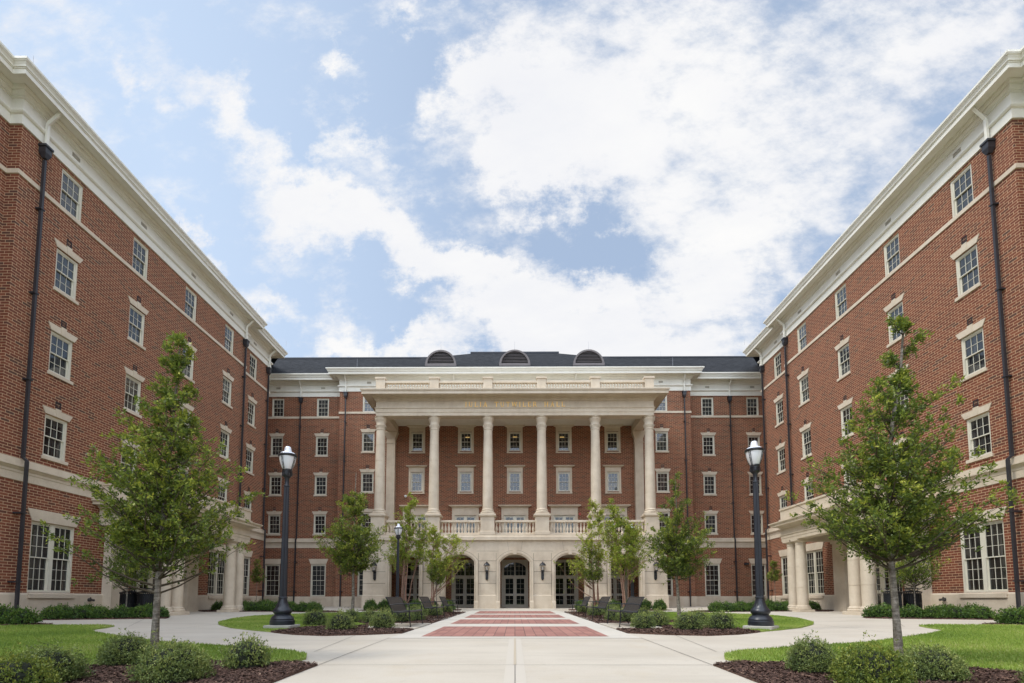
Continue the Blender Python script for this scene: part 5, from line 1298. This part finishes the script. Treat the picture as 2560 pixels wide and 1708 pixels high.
myrtle(-5.15, 31.9, 5.8, 'multi-stemmed light green tree with yellowing branches reaching over the second left arch', 52,
       [((.1,0,3.4),(.95,.9,.7)),((.55,-.2,2.75),(.8,.8,.5)),((1.3,0,4.35),(.85,.7,.38)),((.3,0,4.4),(.6,.6,.5)),((1.9,-.2,4.1),(.6,.5,.28)),((1.4,-.3,3.0),(.75,.6,.3)),((.0,0,5.0),(.3,.3,.4))], 4, n=46, tone0=.55)
mr_ = myrtle(6.05, 28.35, 6.8, 'multi-stemmed light green tree before the far right arches, taller right one', 53,
       [((0,0,3.3),(1.1,1.0,.9)),((-.7,0,4.2),(.8,.8,.9)),((.3,0,4.7),(.85,.7,.9)),((-.3,0,5.7),(.6,.5,.7)),((-.7,0,6.5),(.35,.3,.5)),((1.1,0,4.0),(.6,.5,.6)),((-1.2,0,5.3),(.5,.4,.5)),((.75,0,5.0),(.6,.5,.7))], 5, n=62); mr_.scale = (.88,.88,.88)
myrtle(5.05, 31.9, 6.6, 'multi-stemmed light green tree with yellowing branches reaching over the second right arch', 54,
       [((0,0,3.5),(.85,.8,.8)),((-.5,-.2,4.3),(.8,.7,.4)),((-.2,0,5.2),(.6,.5,.6)),((.25,0,5.9),(.4,.4,.6)),((-1.5,-.2,2.9),(.85,.6,.3)),((-.9,-.1,3.6),(.5,.5,.4)),((-.3,0,6.5),(.25,.2,.4))], 4, n=44, tone0=.55)

# ---- shrubs
def shrub_proto(name, seed, n, leafL, mat, rx=.38, rz_=.36, tone0=.35, nleaf=6, tuft=.06, wid=.5, flat=1.0):
    """half-metre mound, origin on the ground; scaled per plant"""
    rg = np.random.default_rng(seed); t = empty(name, (0,0,0), '', 'shrub')
    d = unit(rg.normal(size=(n,3))); d[:,2] = np.abs(d[:,2])*1.0-.12; d = unit(d)
    lob = 1+.10*np.sin(4*np.arctan2(d[:,1],d[:,0])+seed)+.09*np.sin(7*d[:,0]+5*d[:,2]*seed)+rg.normal(0,.06,n)
    dep = rg.uniform(.62,1,n)**.6
    P = d*np.array([rx,rx,rz_])*(lob*dep)[:,None]; P[:,2] += rz_*.22
    P[:,2] = np.maximum(P[:,2], .02)
    k = rg.random(n) < .10; P[k] += (d[k]+np.array([0,0,.7]))*tuft*rg.uniform(.3,1,k.sum())[:,None]
    up = d+np.array([0,0,.7])
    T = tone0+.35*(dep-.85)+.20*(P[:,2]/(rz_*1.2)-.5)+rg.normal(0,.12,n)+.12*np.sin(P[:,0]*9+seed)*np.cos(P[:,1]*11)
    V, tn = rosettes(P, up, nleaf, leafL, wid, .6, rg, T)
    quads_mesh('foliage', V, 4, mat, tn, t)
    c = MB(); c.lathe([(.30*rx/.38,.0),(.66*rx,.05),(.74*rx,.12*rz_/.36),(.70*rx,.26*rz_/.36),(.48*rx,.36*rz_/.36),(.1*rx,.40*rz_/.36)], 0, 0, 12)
    tw = random.Random(seed)
    for _ in range(26):
        a = tw.uniform(0,2*pi); q = tw.uniform(.2,.8); c.tube([(.05*cos(a),.05*sin(a),0),(rx*q*cos(a)*.6,rx*q*sin(a)*.6,rz_*.5),(rx*q*cos(a),rx*q*sin(a),rz_*1.02)], [.006,.004,.002], 3)
    c.build('stems', 'shrub_core', t, fix=False); return t
pA = shrub_proto('shrub', 61, 2300, .026, 'boxwood_leaf', tuft=.06); pB = shrub_proto('shrub', 62, 2300, .027, 'boxwood_leaf', .40, .33, .42, tuft=.065)
pY = shrub_proto('shrub', 63, 2100, .028, 'yellow_boxwood_leaf', .42, .31, .45, tuft=.07)
pC = shrub_proto('shrub', 64, 620, .040, 'boxwood_leaf', .38, .33, .36, tuft=.07, nleaf=5); pD = shrub_proto('shrub', 65, 620, .040, 'boxwood_leaf', .40, .30, .45, tuft=.07, nleaf=5)
pH = shrub_proto('shrub', 66, 460, .068, 'hedge_leaf', .40, .34, .40, tuft=.05, nleaf=5); pG = shrub_proto('shrub', 67, 460, .068, 'hedge_leaf', .42, .31, .50, tuft=.06, nleaf=5)
trees_ = {p: tree_of(p) for p in (pA,pB,pY,pC,pD,pH,pG)}
srn = random.Random(5)
def shrub(p, x, y, w, h, label, group):
    """w = width in metres, h = height"""
    base = {pA:(.38,.36),pB:(.40,.33),pY:(.42,.31),pC:(.38,.33),pD:(.40,.30),pH:(.40,.34),pG:(.42,.31)}[p]
    if y < 7: w, h = w*.86, h*.9
    o = dup(p, (x,y,gz(x,y)+.02), srn.uniform(0,6.28), label, trees_[p], (w/2/base[0]*.93, w/2/base[0]*.93, h/(base[1]*1.28))); o['group'] = group; return o
G1 = 'boxwood shrubs in the mulch at the front'
for a in [(pA,-4.95,6.62,.72,.42,'round shrub with dark leaves just left of the nearest left trunk'),(pB,-3.52,5.35,.80,.44,'large round shrub in the mulch before the nearest left trunk'),
          (pD,-3.28,6.35,.66,.40,'yellow tinged shrub at the right tip of the left front bed'),(pA,-4.75,5.25,.80,.40,'sprawling grey green shrub on the lawn edge at the bottom left'),
          (pY,-4.30,4.45,.75,.40,'bright yellow green shrub cut off by the bottom left corner'),
          (pA,3.38,5.98,.64,.43,'round dark shrub at the left tip of the right front bed'),(pY,3.42,5.05,.80,.44,'yellow green shrub in the mulch before the nearest right trunk'),
          (pB,4.36,5.50,.72,.38,'low dark shrub right of the nearest right trunk'),(pA,5.05,4.9,.6,.30,'dark shrub cut off at the right end of the right front bed')]: shrub(*a, G1)
G2 = 'small boxwood shrubs round the lamp lawns and benches'
for s, sd in ((-1,'left'),(1,'right')):
    if s < 0: L_ = [(-5.88,15.3,.78,'leftmost round shrub, beside the near lamp post'),(-4.48,13.35,.74,'front round shrub before the island tree'),(-5.45,17.2,.66,'shrub at the foot of the island tree'),(-3.62,14.15,.72,'round shrub just before the nearest bench')]
    else: L_ = [(3.40,13.8,.66,'round shrub just before the nearest bench'),(4.15,15.1,.66,'second shrub behind the nearest bench'),(4.44,13.35,.74,'front round shrub before the island tree'),(5.60,15.8,.6,'shrub between the island tree and lamp'),(5.38,13.65,.80,'rightmost round shrub, beside the near lamp post')]
    for i, (x, y, w_, lb) in enumerate(L_): shrub(pD if i % 2 else pC, x, y, w_, .46 if w_ > .7 else .42, f'{lb}, {sd} of the walk', G2)
    row = [(4.7,16.9,.62,'behind the nearest bench, near the lawn'),(3.75,17.3,.80,'in the gap after the nearest bench'),(4.6,18.6,.7,'between the first two benches, near the lawn'),(3.45,18.3,.62,'between the first two benches, near the walk'),
           (4.55,20.6,.75,'behind the middle bench'),(3.5,22.5,.75,'in the gap after the middle bench'),(4.4,22.9,.7,'between the last two benches, near the lawn'),(4.5,25.2,.75,'behind the farthest bench'),(3.6,27.3,.7,'beyond the farthest bench, near the walk'),(4.5,27.4,.65,'beyond the farthest bench, near the lawn')]
    for i, (x, y, w_, lb) in enumerate(row): shrub(pC if i % 2 else pD, s*x, y, w_, .44, f'low shrub {lb}, {sd} side', G2)
G3 = 'glossy hedge shrubs along the building fronts'
orn = ['first','second','third','fourth','fifth','sixth','seventh','eighth','ninth','tenth']
for s, sd in ((-1,'left'),(1,'right')):
    shrub(pH, s*14.95, 15.0, .85, .50, f'large glossy shrub at the near end of the {sd} wing, farther from the lawn', G3)
    shrub(pG, s*14.10, 14.75, .80, .44, f'{"bright" if s > 0 else "full"} glossy shrub at the near end of the {sd} wing, by the lawn tip', G3)
    shrub(pH, s*16.6, 14.9, .8, .48, f'glossy shrub against the wall at the near end of the {sd} wing', G3)
    for i, (x, y) in enumerate([(16.05,17.95),(15.45,18.3),(14.9,18.55),(14.35,18.85),(13.85,19.15),(13.45,19.45)]): shrub(pH if i % 2 else pG, s*x, y, .74, .42, f'{orn[i]} shrub from the wing end in the front hedge row before the {sd} porch', G3)
    for i, (x, y) in enumerate([(16.7,19.0),(15.9,19.2),(14.2,19.9)]): shrub(pG if i % 2 else pH, s*x, y, .74, .46, f'{orn[i]} shrub from the wall in the back hedge row before the {sd} porch', G3)
    for i in range(8): shrub(pH if i % 2 else pG, s*(10.75+i*.66), 27.75+.10*sin(i*2.1)+(.25 if i > 5 else 0), .82, .48, f'{orn[i]} shrub from the middle in the low hedge before the hall, {sd} side', G3)
    for i, (x, y) in enumerate([(11.3,28.9),(12.6,29.0),(14.0,29.2),(15.4,29.3),(16.6,29.0)]): shrub(pG if i % 2 else pH, s*x, y, .8, .48, f'{orn[i]} shrub from the middle in the rear row of the low hedge, {sd} side', G3)
    for i, (x, y) in enumerate([(8.9,31.9),(8.2,32.6),(7.0,31.5),(6.0,31.4),(4.1,31.8),(5.4,33.6)]): shrub(pH if i % 2 else pG, s*x, y, .85, .60, f'{orn[i]} low shrub from the outer end of the bed before the {sd} arches', G3)
    for i, (x, y) in enumerate([(16.6,33.9),(16.7,35.0)]): shrub(pH, s*x, y, .8, .5, f'{orn[i]} low shrub against the wall beyond the {sd} porch', G3)
for p, t in trees_.items():
    for q in list(t): bpy.data.objects.remove(q, do_unlink=True)
# a little shoot at the foot of the nearest left tree
print('faces', sum(len(o.data.polygons) for o in bpy.data.objects if o.type == 'MESH'))
